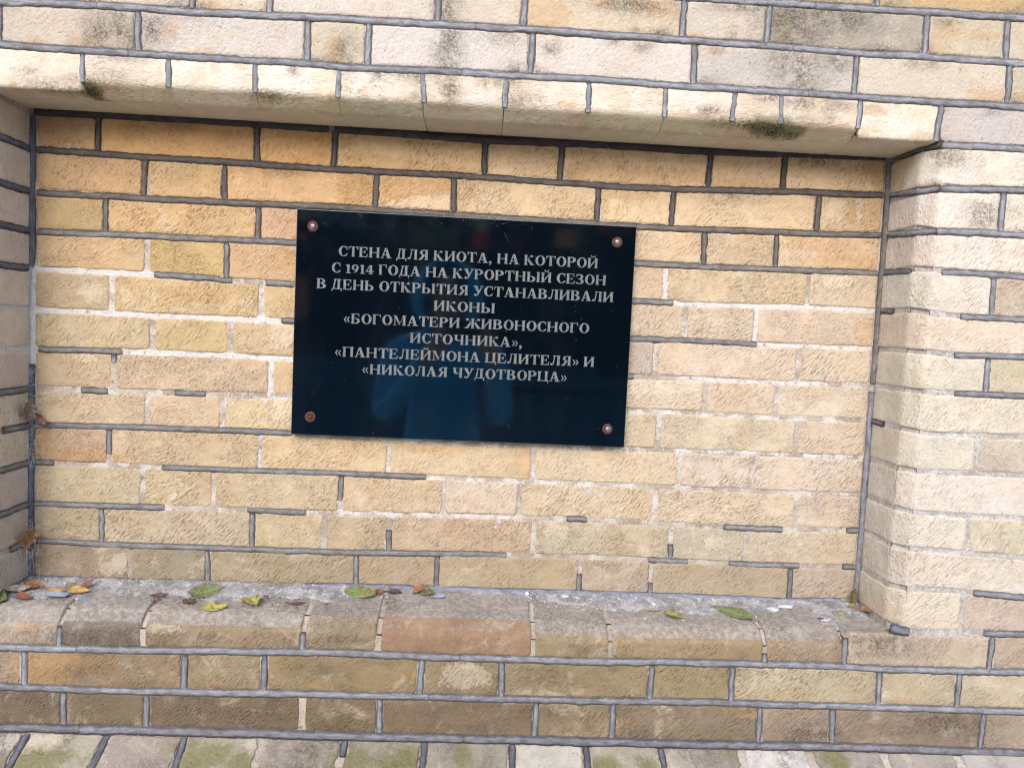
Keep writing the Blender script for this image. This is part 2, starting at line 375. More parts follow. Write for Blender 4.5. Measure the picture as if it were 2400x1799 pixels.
NP= {0: [112, 386, 522, 787, 924, 1193, 1330], 1: [193, 331, 597, 735, 994, 1130, 1398], 2: [127, 391, 527, 791, 929, 1192, 1326], 3: [199, 338, 600, 734, 992, 1125, 1391], 4: [139, 400, 534, 794, 926, 1166, 1297], 5: [210, 346, 613, 743, 984, 1116, 1382], 6: [143, 419, 546, 816, 941, 1212, 1345], 7: [204, 336, 602, 741, 995, 1129, 1389], 8: [137, 405, 635, 900, 1173, 1309], 9: [197, 323, 551, 740, 877, 1130, 1398], 10: [125, 394, 524, 642, 907, 1164, 1308], 11: [176, 315, 584, 732, 997, 1131, 1396]}
FP= {'TB': [319, 438, 702, 840, 1098, 1237, 1500, 1637], 'TC': [23, 235, 498, 594, 855, 1120, 1388, 1647], 'TD': [150, 283, 419, 549, 684, 815, 951, 1076, 1189, 1268, 1399, 1534], 'S0': [121, 256, 518, 644, 905, 1037, 1305, 1445, 1705], 'S1': [64, 324, 456, 717, 854, 1110, 1251, 1510, 1652], 'S2': [128, 263, 521, 650, 915, 1048, 1303, 1432, 1702], 'PL': [69, 199, 328, 456, 593, 728, 877, 1004, 1135, 1273, 1396]}
RP= {1: 1655, 3: 1651, 5: 1653, 7: 1648, 9: 1645, 11: 1647}
SEG= {4: [(212, 347), (407, 457), (1065, 1142)], 5: [(436, 459), (1066, 1302)], 6: [(13, 158), (1064, 1078)], 7: [(87, 134), (251, 305)], 8: [(3, 460)], 9: [(3, 40), (231, 705)], 10: [(1, 236), (384, 489), (967, 1005), (1262, 1375), (1497, 1521)], 11: [(4, 859), (1125, 1199), (1277, 1412), (1495, 1523)]}
RSEG= {3: 1560, 4: 1599, 5: 1594, 6: 1600, 11: 1664, 12: 1689}
TXT= [('СТЕНА ДЛЯ КИОТА, НА КОТОРОЙ', 536.7, 602.2, 998.3, 603.6), ('С 1914 ГОДА НА КУРОРТНЫЙ СЕЗОН', 525.5, 572.8, 1014.6, 574.1), ('В ДЕНЬ ОТКРЫТИЯ УСТАНАВЛИВАЛИ', 500.1, 543.8, 1029.4, 544.6), ('ИКОНЫ', 707.7, 514.5, 817.7, 514.6), ('«БОГОМАТЕРИ ЖИВОНОСНОГО', 548.9, 484.6, 988.5, 486.8), ('ИСТОЧНИКА»,', 667.5, 455.4, 869.2, 455.9), ('«ПАНТЕЛЕЙМОНА ЦЕЛИТЕЛЯ» И', 535.4, 425.1, 1001.3, 426.8), ('«НИКОЛАЯ ЧУДОТВОРЦА»', 584.7, 396.1, 952.8, 397.4)]
SCR= [(491, 651), (1030, 651), (496, 315), (1031, 315)]
STAINS= [('s', 175, -130, 913, 17, 22, 0.8), ('s', 204, -130, 917, 25, 19, 0.8), ('s', 256, -130, 930, 14, 17, 0.8), ('s', 718, -130, 990, 13, 25, 0.8), ('s', 722, -130, 950, 14, 17, 0.8), ('s', 721, -130, 926, 13, 28, 0.8), ('s', 728, -130, 868, 11, 17, 0.8), ('s', 555, -130, 911, 11, 17, 0.8), ('s', 1279, -130, 1007, 36, 31, 0.8), ('s', 1339, -130, 1018, 45, 17, 0.8), ('s', 1289, -130, 941, 31, 14, 0.8), ('s', 1295, -130, 919, 25, 17, 0.8), ('s', 1322, -130, 879, 47, 7, 0.8), ('s', 1546, -130, 807, 22, 14, 0.8), ('s', 1527, -130, 760, 11, 7, 0.8), ('s', 1428, -130, 969, 19, 7, 0.8), ('s', 1404, -130, -192, 36, 13, 0.8), ('s', 1512, -130, -26, 45, 17, 0.8), ('s', 1401, -130, -7, 14, 14, 0.8), ('s', 114, -130, 832, 19, 7, 0.8), ('s', 886, -130, 941, 8, 8, 0.8), ('s', 1196, -130, 1026, 33, 7, 0.8), ('s', 1355, -130, 948, 14, 11, 0.8), ('s', 1634, -130, -164, 56, 19, 0.8), ('s', 1624, -130, 712, 17, 17, 0.8), ('s', 1012, -130, 1016, 39, 10, 0.8), ('s', 175, -130, -57, 70, 14, 0.8), ('s', 1316, -130, 1028, 56, 11, 0.8), ('s', 654, -130, -250, 17, 11, 0.8), ('s', 771, -130, -237, 17, 14, 0.8), ('s', 930, -130, -250, 25, 11, 0.8), ('s', 405, -130, -256, 22, 11, 0.8), ('s', 521, -130, -253, 11, 11, 0.8), ('o', 856, -130, 994, 25, 33, 0.9), ('o', 894, -130, 987, 17, 25, 0.9), ('o', 1121, -130, 972, 11, 7, 0.9), ('o', 967, -130, 1016, 17, 6, 0.9), ('o', 1055, -130, 1014, 36, 7, 0.9), ('o', 284, -130, 930, 11, 11, 0.9), ('o', 343, -130, 973, 17, 11, 0.9), ('o', 1632, -130, 910, 56, 8, 0.9), ('o', 1150, -130, 952, 22, 4, 0.9), ('o', 65, -130, -31, 17, 14, 0.9), ('o', 108, -130, -101, 50, 25, 0.9), ('o', 540, -130, 915, 14, 17, 0.9), ('o', 1532, -130, 1008, 17, 14, 0.9), ('o', 1521, -130, 975, 17, 8, 0.9), ('o', 1423, -130, 873, 14, 8, 0.9), ('o', 1510, -130, 833, 14, 11, 0.9), ('o', 1597, -130, 1005, 28, 6, 0.9), ('o', 1580, -130, 1055, 83, 8, 0.9), ('o', 1141, -115, 838, 56, 17, 0.9), ('o', 1345, -115, 837, 70, 11, 0.9), ('o', 545, -115, 833, 14, 17, 0.9), ('o', 277, -115, 836, 11, 11, 0.9), ('o', 426, -115, 831, 17, 11, 0.9), ('o', 1111, -115, 831, 33, 17, 0.9), ('o', 555, -115, 831, 6, 17, 0.9), ('o', 954, -115, 837, 22, 11, 0.9), ('o', 1100, -115, 835, 17, 17, 0.9), ('o', 727, -115, 816, 83, 6, 0.9), ('o', 575, 0, 768, 83, 11, 1), ('o', 670, 0, 765, 70, 8, 1), ('o', 739, 0, 763, 33, 6, 1), ('o', 655, 0, 814, 83, 6, 1), ('o', 764, 0, 814, 17, 8, 1), ('o', 533, 0, 808, 17, 14, 1), ('o', 1002, 0, 775, 56, 15, 1), ('o', 1100, 0, 775, 56, 14, 1), ('o', 563, 0, 716, 25, 31, 1), ('o', 630, 0, 730, 33, 19, 1), ('o', 699, 0, 737, 25, 17, 1), ('o', 754, 0, 734, 14, 17, 1), ('o', 750, 0, 704, 8, 22, 1), ('o', 1040, 0, 739, 45, 8, 1), ('o', 1005, 0, 718, 7, 17, 1), ('o', 1162, 0, 779, 19, 10, 1), ('o', 1239, 0, 770, 47, 7, 1), ('o', 1502, 0, 817, 19, 17, 1), ('o', 1513, 0, 787, 14, 19, 1), ('o', 1450, 0, 736, 22, 25, 1), ('o', 1500, 0, 725, 19, 25, 1), ('o', 1409, 0, 670, 56, 11, 1), ('o', 1469, 0, 639, 50, 11, 1), ('o', 14, 0, 254, 17, 17, 1), ('o', 81, 0, 226, 56, 11, 1), ('o', 717, 0, 269, 56, 11, 1), ('o', 885, 0, 247, 14, 25, 1), ('o', 25, 0, 713, 17, 17, 1), ('o', 1532, 0, 796, 11, 22, 1), ('o', 169, 0, 801, 17, 14, 1), ('o', 1509, 0, 511, 22, 17, 1), ('o', 441, 0, 593, 22, 17, 1), ('o', 294, 0, 523, 56, 11, 1), ('o', 1527, -31, 790, 17, 33, 1), ('o', 1527, -63, 810, 17, 11, 1), ('m', 159, -115, 832, 15, 14, 1), ('m', 1240, -115, 841, 22, 11, 1), ('m', 1271, -115, 838, 22, 14, 1), ('m', 1298, -115, 834, 17, 8, 1), ('m', 174, -115, 820, 11, 6, 1), ('m', 1297, -130, 1035, 56, 6, 0.55), ('m', 1262, -130, 991, 17, 25, 0.55), ('m', 110, -169, -240, 47, 17, 0.9), ('m', 355, -167, -238, 33, 14, 0.9), ('m', 383, -154, -232, 33, 19, 0.9), ('m', 429, -167, -239, 25, 14, 0.9), ('m', 609, -162, -236, 33, 14, 0.9), ('m', 702, -155, -232, 25, 22, 0.9), ('m', 1031, -161, -235, 28, 8, 0.9), ('m', 1434, -143, -225, 22, 17, 0.9), ('m', 671, -168, -239, 17, 8, 0.9), ('m', 1110, -159, -234, 17, 8, 0.9), ('m', 84, -179, -245, 17, 8, 0.9), ('p', 686, 0, 703, 39, 11, 1), ('p', 645, 0, 697, 22, 7, 1), ('p', 716, 0, 713, 14, 7, 1), ('p', 1475, 0, 740, 6, 19, 1), ('p', 1443, 0, 607, 22, 14, 1), ('p', 160, 0, 33, 11, 17, 1), ('p', 138, 0, 21, 14, 11, 1), ('p', 440, 0, 325, 17, 17, 1), ('p', 439, 0, 461, 19, 22, 1), ('p', 96, 0, 401, 14, 6, 1), ('p', 106, 0, 517, 17, 14, 1), ('p', 1433, 0, 732, 17, 17, 1), ('p', 951, 0, 115, 17, 17, 1), ('p', 1251, 0, 108, 17, 11, 1), ('p', 997, -130, -3, 17, 4, 1), ('p', 553, -130, -6, 28, 8, 1), ('p', 609, -130, -4, 31, 5, 1), ('p', 1529, -130, 577, 14, 25, 1), ('p', 1527, -130, 127, 11, 11, 1), ('p', 1675, -130, 151, 17, 11, 1), ('p', 1599, -130, 364, 22, 14, 1), ('p', 792, -130, -101, 31, 17, 1), ('p', 287, -130, -35, 22, 6, 1), ('p', 1532, -130, 487, 17, 56, 1)]
WN = 1527.0      # niche width
DF = -130.0      # face of the wall in front of the niche back

def zc(curve, x):
    xs = [p[0] for p in curve]; zs = [p[1] for p in curve]
    return np.interp(x, xs, zs)

wall = empty('brick_wall', (0.8, 0.0, 0.0))
tag(wall, 'pale buff brick wall with a recessed niche and grey pointing', 'wall')

# ------------------------------------------------------------------ bricks
EXTRA = [('o', x_, -112, 829, 60, 9, .42 + .2 * math.sin(x_ / 70.)) for x_ in range(40, 1420, 70)]
_r = random.Random(11)
for _ in range(24):
    yy = _r.uniform(-200, -132); EXTRA.append((_r.choice('mmp'), _r.uniform(10, 1760), yy, -217 + .55 * (yy + 126), _r.uniform(12, 45), 18, _r.uniform(.5, .9)))
EXTRA += [('s', 159, -130, 846, 26, 8, .6), ('s', 110, -130, 838, 34, 7, .6), ('s', 1262, -130, 848, 40, 8, .6), ('o', 1262, -112, 832, 60, 14, .8), ('o', 165, -112, 832, 40, 12, .8)]
for _ in range(70):
    zz = _r.choice([893, 965, 1034, 846]) + _r.choice([-1, 1]) * _r.uniform(5, 13); xx = _r.uniform(20, 1680)
    EXTRA.append((_r.choice('sso'), xx, -130, zz, _r.uniform(4, 26), _r.uniform(3, 8), _r.uniform(.45, .85)))
for _ in range(40):
    zz = _r.choice([826, 757, 687, 620]) + _r.choice([-1, -1, 1]) * _r.uniform(6, 14); xx = _r.uniform(10, 1520)
    EXTRA.append((_r.choice('sooo'), xx, 0, zz, _r.uniform(6, 40), _r.uniform(3, 8), _r.uniform(.4, .8)))
for _ in range(60):
    EXTRA.append((_r.choice('so'), _r.uniform(0, 1750), -130, _r.uniform(-205, -40), _r.uniform(5, 40), _r.uniform(3, 12), _r.uniform(.3, .6)))
for _ in range(26):
    yy = _r.uniform(-215, -132); EXTRA.append(('s', _r.uniform(10, 1760), yy, -217 + .55 * (yy + 126), _r.uniform(8, 50), 16, _r.uniform(.45, .8)))
def stain_fields(wp):
    """wp: (n,3) mm -> soot, orange, moss, pale"""
    acc = {k: np.zeros(len(wp)) for k in 'somp'}
    for k, x, y, z, rx, rz, s in EXTRA + STAINS:
        if y != DF and y != 0 and x == 1527: d2 = ((wp[:, 1] - y) / rx) ** 2 + ((wp[:, 2] - z) / rz) ** 2 + ((wp[:, 0] - x) / 15.) ** 2
        else:
            dy = 12. if y in (0, -130) else 22.
            rr = rz
            d2 = ((wp[:, 0] - x) / rx) ** 2 + ((wp[:, 2] - z) / rr) ** 2 + ((wp[:, 1] - y) / dy) ** 2
        acc[k] = np.maximum(acc[k], s * 1.15 * np.exp((-0.26 if k == 's' else -0.42) * d2 ** 1.1))
    return acc

def grid_faces(ns, nt_, off=0):
    f = []
    for i in range(ns - 1):
        for j in range(nt_ - 1):
            a = off + i * nt_ + j
            f.append((a, a + nt_, a + nt_ + 1, a + 1))
    return f

def lines(L, step=5.5, pin=()):
    base = [0, 0.9, 2.2, 4.5, 8.0]
    base = [b for b in base if b < L * .45]
    inner = np.linspace(base[-1], L - base[-1], max(2, int((L - 2 * base[-1]) / step) + 1))
    a = np.concatenate([base[:-1], inner, [L - b for b in reversed(base[:-1])]])
    return a

def sheet_brick(col, evalf, Ls, Lt, depth=70.0, radius=None, ripple=.9, pebble=.5, angle=None, edge=0.5, dustf=None, name='brick', dev=1.0, chip=1.0, mat=None, groove=1.0, bleachf=None):
    """evalf(S,T) -> (pos(n,3), normal(n,3)) for s in 0..Ls, t in 0..Lt (mm)."""
    seed = rng.random() * 500
    s = lines(Ls); t = lines(Lt)
    S, T = np.meshgrid(s, t, indexing='ij')
    r = np.array([rng.uniform(2.5, 8.5) for _ in range(4)]) * (1 if radius is None else radius)
    hs, ht = Ls / 2, Lt / 2
    xs, xt = S - hs, T - ht
    ri = np.where(xs < 0, np.where(xt < 0, r[0], r[1]), np.where(xt < 0, r[2], r[3]))
    ds = np.maximum(0, np.abs(xs) - (hs - ri)); dt = np.maximum(0, np.abs(xt) - (ht - ri))
    m = np.where((ds > 0) & (dt > 0), np.maximum(ds, dt) / np.maximum(1e-6, np.hypot(ds, dt)), 1.0)
    es = np.minimum(S, Ls - S); et = np.minimum(T, Lt - T)
    xs2 = np.sign(xs) * (np.abs(xs) - ds + ds * m); xt2 = np.sign(xt) * (np.abs(xt) - dt + dt * m)
    ed = np.minimum(es, et)
    # ragged outline
    ws = np.exp(-es / 9.0); wt = np.exp(-et / 9.0)
    xs2 = xs2 + ws * dev * (1.7 * fnoise(T / 22, seed, np.where(xs < 0, 1.5, 8.5)) + .7 * fnoise(T / 5, seed + 9, np.where(xs < 0, 1.5, 8.5)) - .5) * np.sign(xs) * 1.1
    xt2 = xt2 + wt * dev * (1.6 * fnoise(S / 26, seed + 33, np.where(xt < 0, 3.5, 12.5)) + .7 * fnoise(S / 6, seed + 20, np.where(xt < 0, 3.5, 12.5)) - .4) * np.sign(xt) * 1.0
    pos, nor = evalf((xs2 + hs).ravel(), (xt2 + ht).ravel())
    shp = S.shape
    edf = ed.ravel()
    push = 1.5 * groove * np.clip(1 - edf / 2.6, 0, 1) ** 1.6
    ch = fnoise(S / 14, T / 14, seed + 70).ravel()
    push = push + chip * 3.2 * np.clip(ch - .30, 0, 1) * np.clip(1 - edf / 9, 0, 1)
    push = push - 0.4 * groove * fnoise(S / 45, T / 45, seed + 5).ravel() - .25 * fnoise(S / 9, T / 9, seed + 6).ravel()
    tilt = rng.uniform(-.9, .9) * groove
    pos = pos - nor * (push + tilt * .6)[:, None]
    # skirt
    ns, n2 = shp
    idx = np.arange(ns * n2).reshape(ns, n2)
    loop = list(idx[:, 0]) + list(idx[-1, 1:]) + list(idx[-2::-1, -1]) + list(idx[0, -2:0:-1])
    faces = grid_faces(ns, n2)
    P = pos
    n0 = len(P)
    back = P[loop] - nor[loop] * depth
    V = np.vstack([P, back])
    k = len(loop)
    for i in range(k):
        j = (i + 1) % k
        faces.append((loop[j], loop[i], n0 + i, n0 + j))
    faces.append(tuple(n0 + i for i in range(k)))
    # orientation: the outside normal must agree with nor
    a, b_, c_, d_ = faces[len(grid_faces(ns, n2)) // 2]
    fn = np.cross(V[b_] - V[a], V[c_] - V[a])
    if np.dot(fn, nor[a]) < 0: faces = [tuple(reversed(f)) for f in faces]
    o = mesh_obj(name, Wm(V), faces, mat or BRICK, wall, origin=Wm(P.mean(0)))
    me = o.data
    acc = stain_fields(V)
    for kk in 'somp': acc[kk][n0:] = 0
    dust = np.zeros(len(V))
    if dustf is not None: dust[:n0] = dustf(P)
    rgba = np.stack([acc['s'], acc['o'], acc['m'], dust], 1).astype(np.float32)
    at = me.attributes.new('stain', 'FLOAT_COLOR', 'POINT'); at.data.foreach_set('color', rgba.ravel())
    e = np.zeros(len(V)); e[:n0] = np.clip(1 - edf / 5.0, 0, 1) * edge; e[n0:] = edge
    at = me.attributes.new('edge', 'FLOAT', 'POINT'); at.data.foreach_set('value', e.astype(np.float32))
    at = me.attributes.new('pale', 'FLOAT', 'POINT'); at.data.foreach_set('value', acc['p'].astype(np.float32))
    bl = np.zeros(len(V))
    if bleachf is not None: bl[:n0] = bleachf(P)
    at = me.attributes.new('bleach', 'FLOAT', 'POINT'); at.data.foreach_set('value', bl.astype(np.float32))
    o.color = alb(col)
    o['angle'] = float(rad(rng.uniform(28, 48)) if angle is None else angle)
    o['ripple'] = float(ripple * rng.uniform(.75, 1.2)); o['pebble'] = float(pebble)
    return o

def flat_brick(x0, x1, zb, zt, yf, col, gap=5.2, **kw):
    """zb, zt are joint curves; the brick stands gap mm inside them."""
    g0 = gap + rng.uniform(-.6, .6); g1 = gap + rng.uniform(-.6, .6)
    L = x1 - x0 - g0 - g1
    zm0 = zc(zb, (x0 + x1) / 2) + gap; zm1 = zc(zt, (x0 + x1) / 2) - gap
    H = zm1 - zm0
    def ev(s, t):
        x = x0 + g0 + s
        b = zc(zb, x) + gap; tt = zc(zt, x) - gap
        z = b + (tt - b) * t / H
        return np.stack([x, np.full_like(x, yf), z], 1), np.tile([0., -1., 0.], (len(x), 1))
    return sheet_brick(col, ev, L, H, **kw)

def path_eval(pts):
    """2D polyline with softened bends -> function of arc length giving point and tangent"""
    p = [np.array(q, float) for q in pts]
    q = [p[0]]
    for i in range(1, len(p) - 1):
        a = p[i] - p[i - 1]; b = p[i + 1] - p[i]
        la, lb = np.linalg.norm(a), np.linalg.norm(b); r = min(3.5, la * .3, lb * .3)
        A = p[i] - a / la * r; B_ = p[i] + b / lb * r
        for k in np.linspace(0, 1, 5): q.append((1 - k) ** 2 * A + 2 * k * (1 - k) * p[i] + k * k * B_)
    q.append(p[-1]); q = np.array(q)
    d = np.r_[0, np.cumsum(np.linalg.norm(np.diff(q, axis=0), axis=1))]
    def f(s):
        s = np.asarray(s, float)
        pt = np.stack([np.interp(s, d, q[:, 0]), np.interp(s, d, q[:, 1])], 1)
        over = np.clip(s - d[-1], 0, None) + np.clip(s, None, 0)
        e = 1.2
        a = np.stack([np.interp(s - e, d, q[:, 0]), np.interp(s - e, d, q[:, 1])], 1)
        b = np.stack([np.interp(s + e, d, q[:, 0]), np.interp(s + e, d, q[:, 1])], 1)
        tg = b - a; tg /= np.linalg.norm(tg, axis=1)[:, None] + 1e-9
        return pt + tg * over[:, None], tg
    return f, d[-1]

def profile_brick(x0, x1, prof, col, gap=5.0, zshift=None, flip=False, **kw):
    """extruded along x; prof = [(y,z)...] listed so that the outward normal is to the left of travel when flip False"""
    f, L = path_eval(prof)
    g0 = gap + rng.uniform(-.5, .5)
    Lx = x1 - x0 - 2 * g0
    def ev(s, t):
        p, tg = f(t)
        x = x0 + g0 + s
        n = np.stack([np.zeros(len(x)), tg[:, 1], -tg[:, 0]], 1)
        if flip: n = -n
        z = p[:, 1].copy()
        if zshift is not None: z = z + zshift(x, p)
        return np.stack([x, p[:, 0], z], 1), n
    return sheet_brick(col, ev, Lx, L, depth=14.0, **kw)

def jamb_brick(side, xr, zlo, zhi, x_end, col, gap=5.6, **kw):
    """corner brick of the niche: reveal + chamfer + wall face, seen in plan. side=+1 right jamb."""
    if side > 0: prof = [(xr, -3.0), (xr, -99.0), (xr + 18, DF), (x_end - gap, DF)]
    else: prof = [(x_end + gap, DF), (xr - 18, DF), (xr, -99.0), (xr, -3.0)]
    f, L = path_eval(prof)
    def ev(s, t):
        p, tg = f(s)
        n = np.stack([tg[:, 1], -tg[:, 0], np.zeros(len(s))], 1)
        if side > 0:
            n = np.stack([-0 - tg[:, 1] * -1, -tg[:, 0], np.zeros(len(s))], 1)
        b = zlo(p[:, 0]) + gap; tt = zhi(p[:, 0]) - gap
        H = tt - b
        return np.stack([p[:, 0], p[:, 1], b + H * t / H0], 1), n
    H0 = float(np.mean(zhi(np.array([x_end, xr]))) - np.mean(zlo(np.array([x_end, xr])))) - 2 * gap
    # outward normals: right jamb reveal faces -x, wall face faces -y
    def ev2(s, t):
        pos, n = ev(s, t)
        _, tg = f(s)
        n = np.stack([tg[:, 1], -tg[:, 0], np.zeros(len(s))], 1)
        return pos, n
    return sheet_brick(col, ev2, L, H0, depth=14.0, **kw)

# -- niche back wall
NC = {
0:[(178,138,92),(203,146,80),(200,142,74),(218,174,118),(214,176,124),(218,176,124),(210,170,118),(214,176,122)],
1:[(200,158,112),(205,165,110),(214,162,102),(218,170,114),(228,198,152),(226,194,146),(220,190,142),(214,182,134)],
2:[(185,155,100),(214,170,110),(207,153,120),(212,165,112),(215,170,115),(219,182,138),(208,178,134),(214,176,128)],
3:[(208,165,110),(205,170,85),(212,165,110),(210,168,112),(212,170,120),(219,186,142),(221,193,142),(207,183,142)],
4:[(195,170,125),(212,172,105),(210,170,105),(208,168,110),(210,175,130),(213,187,150),(202,176,140),(213,184,147)],
5:[(195,168,118),(195,160,88),(205,165,110),(205,165,112),(205,170,130),(180,160,142),(219,190,153),(206,182,144)],
6:[(198,165,118),(209,173,131),(206,162,108),(208,170,120),(212,180,135),(221,196,156),(212,184,148),(219,194,157)],
7:[(205,175,130),(205,170,125),(219,187,127),(210,175,120),(210,178,130),(206,182,138),(216,192,148),(207,178,142)],
8:[(178,134,100),(206,173,124),(215,178,117),(215,182,126),(221,190,142),(211,189,161),(213,191,161)],
9:[(190,172,127),(198,174,124),(208,183,134),(208,172,120),(214,188,156),(215,186,137),(215,186,140),(208,183,151)],
10:[(172,157,114),(190,166,132),(200,174,118),(195,166,118),(205,171,127),(205,186,141),(190,176,141),(206,182,141)],
11:[(156,137,109),(149,134,104),(168,149,106),(185,156,112),(190,163,112),(195,170,135),(185,161,117),(190,166,136)]}
def nmean(k, x):
    # the niche bricks share one clay: golden towards the top left, paler to the right
    t = min(1, max(0, x / WN)); v = min(1, max(0, (k - .5) / 4.0))
    a = np.array((208, 169, 103)); b_ = np.array((224, 194, 148)); c_ = np.array((217, 197, 156)); d_ = np.array((229, 215, 188))
    e = (a * (1 - t) + b_ * t) * (1 - v) + (c_ * (1 - t) + d_ * t) * v
    return e * (1 - .11 * max(0, k - 9.4))

for k in range(12):
    xs = [5.0] + [float(v) for v in NP[k]] + [WN - 6]
    for i in range(len(xs) - 1):
        fullb = k <= 2 or k >= 9
        q_ = (1.20, 1.08, 1.03)[k] if k < 3 else 1.01  # top courses lightened in colour to offset the shade under the lintel
        flat_brick(xs[i] + (-2 if i == 0 else 0), xs[i + 1] + (2 if i == len(xs) - 2 else 0), J[k + 1], J[k], 0.0, tuple((v * .55 + m_ * .45) * q_ for v, m_ in zip(NC[k][i], nmean(k, (xs[i] + xs[i + 1]) / 2))),
                   ripple=1.0, pebble=.35, edge=(.55 if k <= 2 else .26), gap=(5.3 if k <= 2 else (3.5 if xs[i] > 1060 or k > 7 else 4.2)))

# -- wall face above the niche
TOP1 = [(-500, 1103), (1900, 1105)]
JA = [(-500, 1030)] + F['JA'] + [(2200, 1037)]
JB = [(-500, 955)] + F['JB'] + [(2200, 964)]
JC = [(-500, 892)] + F['JC'] + [(2200, 892)]
TOP2 = [(-500, 1175), (2200, 1177)]
TOP1 = [(-500, 1103), (2200, 1107)]
def course(xs, zb, zt, cols, yf=DF, dim=1.0, **kw):
    for i in range(len(xs) - 1): flat_brick(xs[i], xs[i + 1], zb, zt, yf, tuple(v * q for v, q in zip(cols[i % len(cols)], (dim if isinstance(dim, tuple) else (dim,) * 3))), **kw)
topk = dict(dim=(.955, .96, .955), ripple=.28, pebble=1.0, edge=.55)
course([-260, 0, 130, 395, 525, 785, 915, 1180, 1310, 1570, 1700, 1960], TOP1, TOP2, [(215,195,160), (222,205,175)], **topk)
for j_ in range(3):
    z_ = 1175 + 72 * j_
    course([-300 + 130 * (j_ % 2), -35, 95, 360, 490, 755, 885, 1150, 1280, 1545, 1675, 1940], [(-500, z_), (2200, z_ + 2)], [(-500, z_ + 72), (2200, z_ + 74)], [(220,202,170), (214,192,156), (224,208,180)], **topk)
course([-160, 105, 235, 500, 630, 890, 1020, 1285, 1415, 1680, 1810], JA, TOP1, [(222,205,175), (212,190,150), (208,184,135)], **topk)
course([-210, 54, 185] + FP['TB'] + [1900], JB, JA, [(220,200,170), (220,200,170), (222,206,180), (224,206,172), (229,214,192), (224,208,182), (226,206,170), (221,206,182), (188,176,154), (216,200,166), (216,200,166)], **topk)
course([-240] + FP['TC'] + [1780, 2040], JC, JB, [(216,198,172), (216,198,172), (224,210,192), (218,202,168), (229,217,201), (233,219,199), (213,202,184), (226,209,181), (206,192,160), (210,195,165)], **topk)
# lintel course: chamfered headers
TDc = [(216,202,182), (230,224,213), (236,229,219), (236,226,206), (236,226,213), (233,223,206), (239,231,216), (236,229,221), (229,221,206), (221,211,197), (215,206,192), (229,214,184)]
R0 = [(-500, 826), (1500, 826)] + R[0] + [(2200, 827)]
xs = FP['TD']
def lint_shift(x, p):
    w = np.clip((p[:, 1] - 830) / 57.0, 0, 1)
    return (zc(JC, x) - 893) * w
for i in range(len(xs) - 2):
    if i > 10: continue
    prof = [(DF, 887.4), (DF, 844), (-99, 825.5), (-2, 829)]
    o = profile_brick(xs[i] + 0, xs[i + 1] + 0, prof, (247 + (i % 3) * 3, 230 + (i % 4) * 3, 184 + (i % 2) * 8), zshift=lint_shift, groove=.18, bleachf=lambda P: np.clip((P[:, 2] - 843.2) / 2.0, 0, 1) * .93, gap=.3, ripple=.5, pebble=.55, edge=.12, angle=rad(80), dev=.3, radius=.25, chip=.2)  # underside buff lightened in colour, standing in for light from below
for (a, b_, c_) in ((-110, 150, TDc[0]), (1399, 1534, TDc[11])):
    prof = [(DF, 887.4), (DF, 828), (-2, 829)]
    profile_brick(a, b_, prof, (246, 229, 188), zshift=lint_shift, gap=(.4 if a < 0 else 1.2), ripple=.3, pebble=.9, edge=.3, groove=.4, bleachf=lambda P: np.clip((P[:, 2] - 828.5) / 2.5, 0, 1) * .85)  # same lightened buff, making up for weak light on the soffit
course([1534, 1775, 1905], R0, JC, [(216,203,189), (214,200,180)], **topk)
course([-500, -240, -110], R0, JC, [(210,195,170)], **topk)

# -- right jamb and wall face right of it
Rc = [[(226,213,186)], [(223,211,193), (221,209,181)], [(217,203,182)], [(213,206,184), (197,178,148)], [(210,188,157)],
      [(209,198,164), (206,193,155)], [(211,200,168)], [(209,197,168), (207,193,168)], [(211,199,178)], [(211,200,174), (209,196,163)],
      [(207,193,169)], [(209,192,159), (202,182,158)]]
def Rcurve(k):
    return [(WN - 5, J[k][-1][1])] + R[k] + [(2200, R[k][-1][1])]
for k in range(12):
    zt_ = Rcurve(k) if k else [(1500, 826)] + R[0] + [(2200, 826)]
    zb_ = Rcurve(k + 1)
    e = RP.get(k, 1785 if k % 2 == 0 else 1650)
    kw = dict(ripple=.7, pebble=.5, edge=(.45 if k < 3 else .2), gap=(5.6 if k < 3 else 3.6))
    jamb_brick(1, WN + rng.uniform(-1, 1), lambda x, c_=zb_: zc(c_, x), lambda x, c_=zt_: zc(c_, x), e, tuple(min(250, v * 1.09 * .6 + m_ * .4) for v, m_ in zip(Rc[k][0], (232, 220, 196))), **kw)
    rest = [e, e + (130 if k % 2 == 0 else 262), e + 392]
    course(rest, zb_, zt_, [Rc[k][-1], (210, 190, 160)], dim=1.03, **kw)
# -- left jamb
Lc = [(160,132,108), (170,155,130), (172,150,128), (162,145,128), (172,155,125), (170,150,112), (165,142,118), (168,152,112), (172,152,112), (150,132,122), (145,128,104), (128,118,95)]
for k in range(12):
    zt_ = [(-500, J[k][0][1]), (50, J[k][0][1])]; zb_ = [(-500, J[k + 1][0][1]), (50, J[k + 1][0][1])]
    e = -262 if k % 2 else -130
    kw = dict(ripple=.7, pebble=.5, edge=(.5 if k < 4 else .25), gap=5.0)
    jamb_brick(-1, rng.uniform(-.6, .8), lambda x, c_=zb_: zc(c_, x), lambda x, c_=zt_: zc(c_, x), e, tuple(v * 1.45 * .35 + m_ * .65 for v, m_ in zip(Lc[k], (234, 220, 198))), **kw)  # jamb colours raised to make up for weak light on the reveal
    course([e - (130 if k % 2 else 262), e], zb_, zt_, [(190, 172, 145)], **kw)

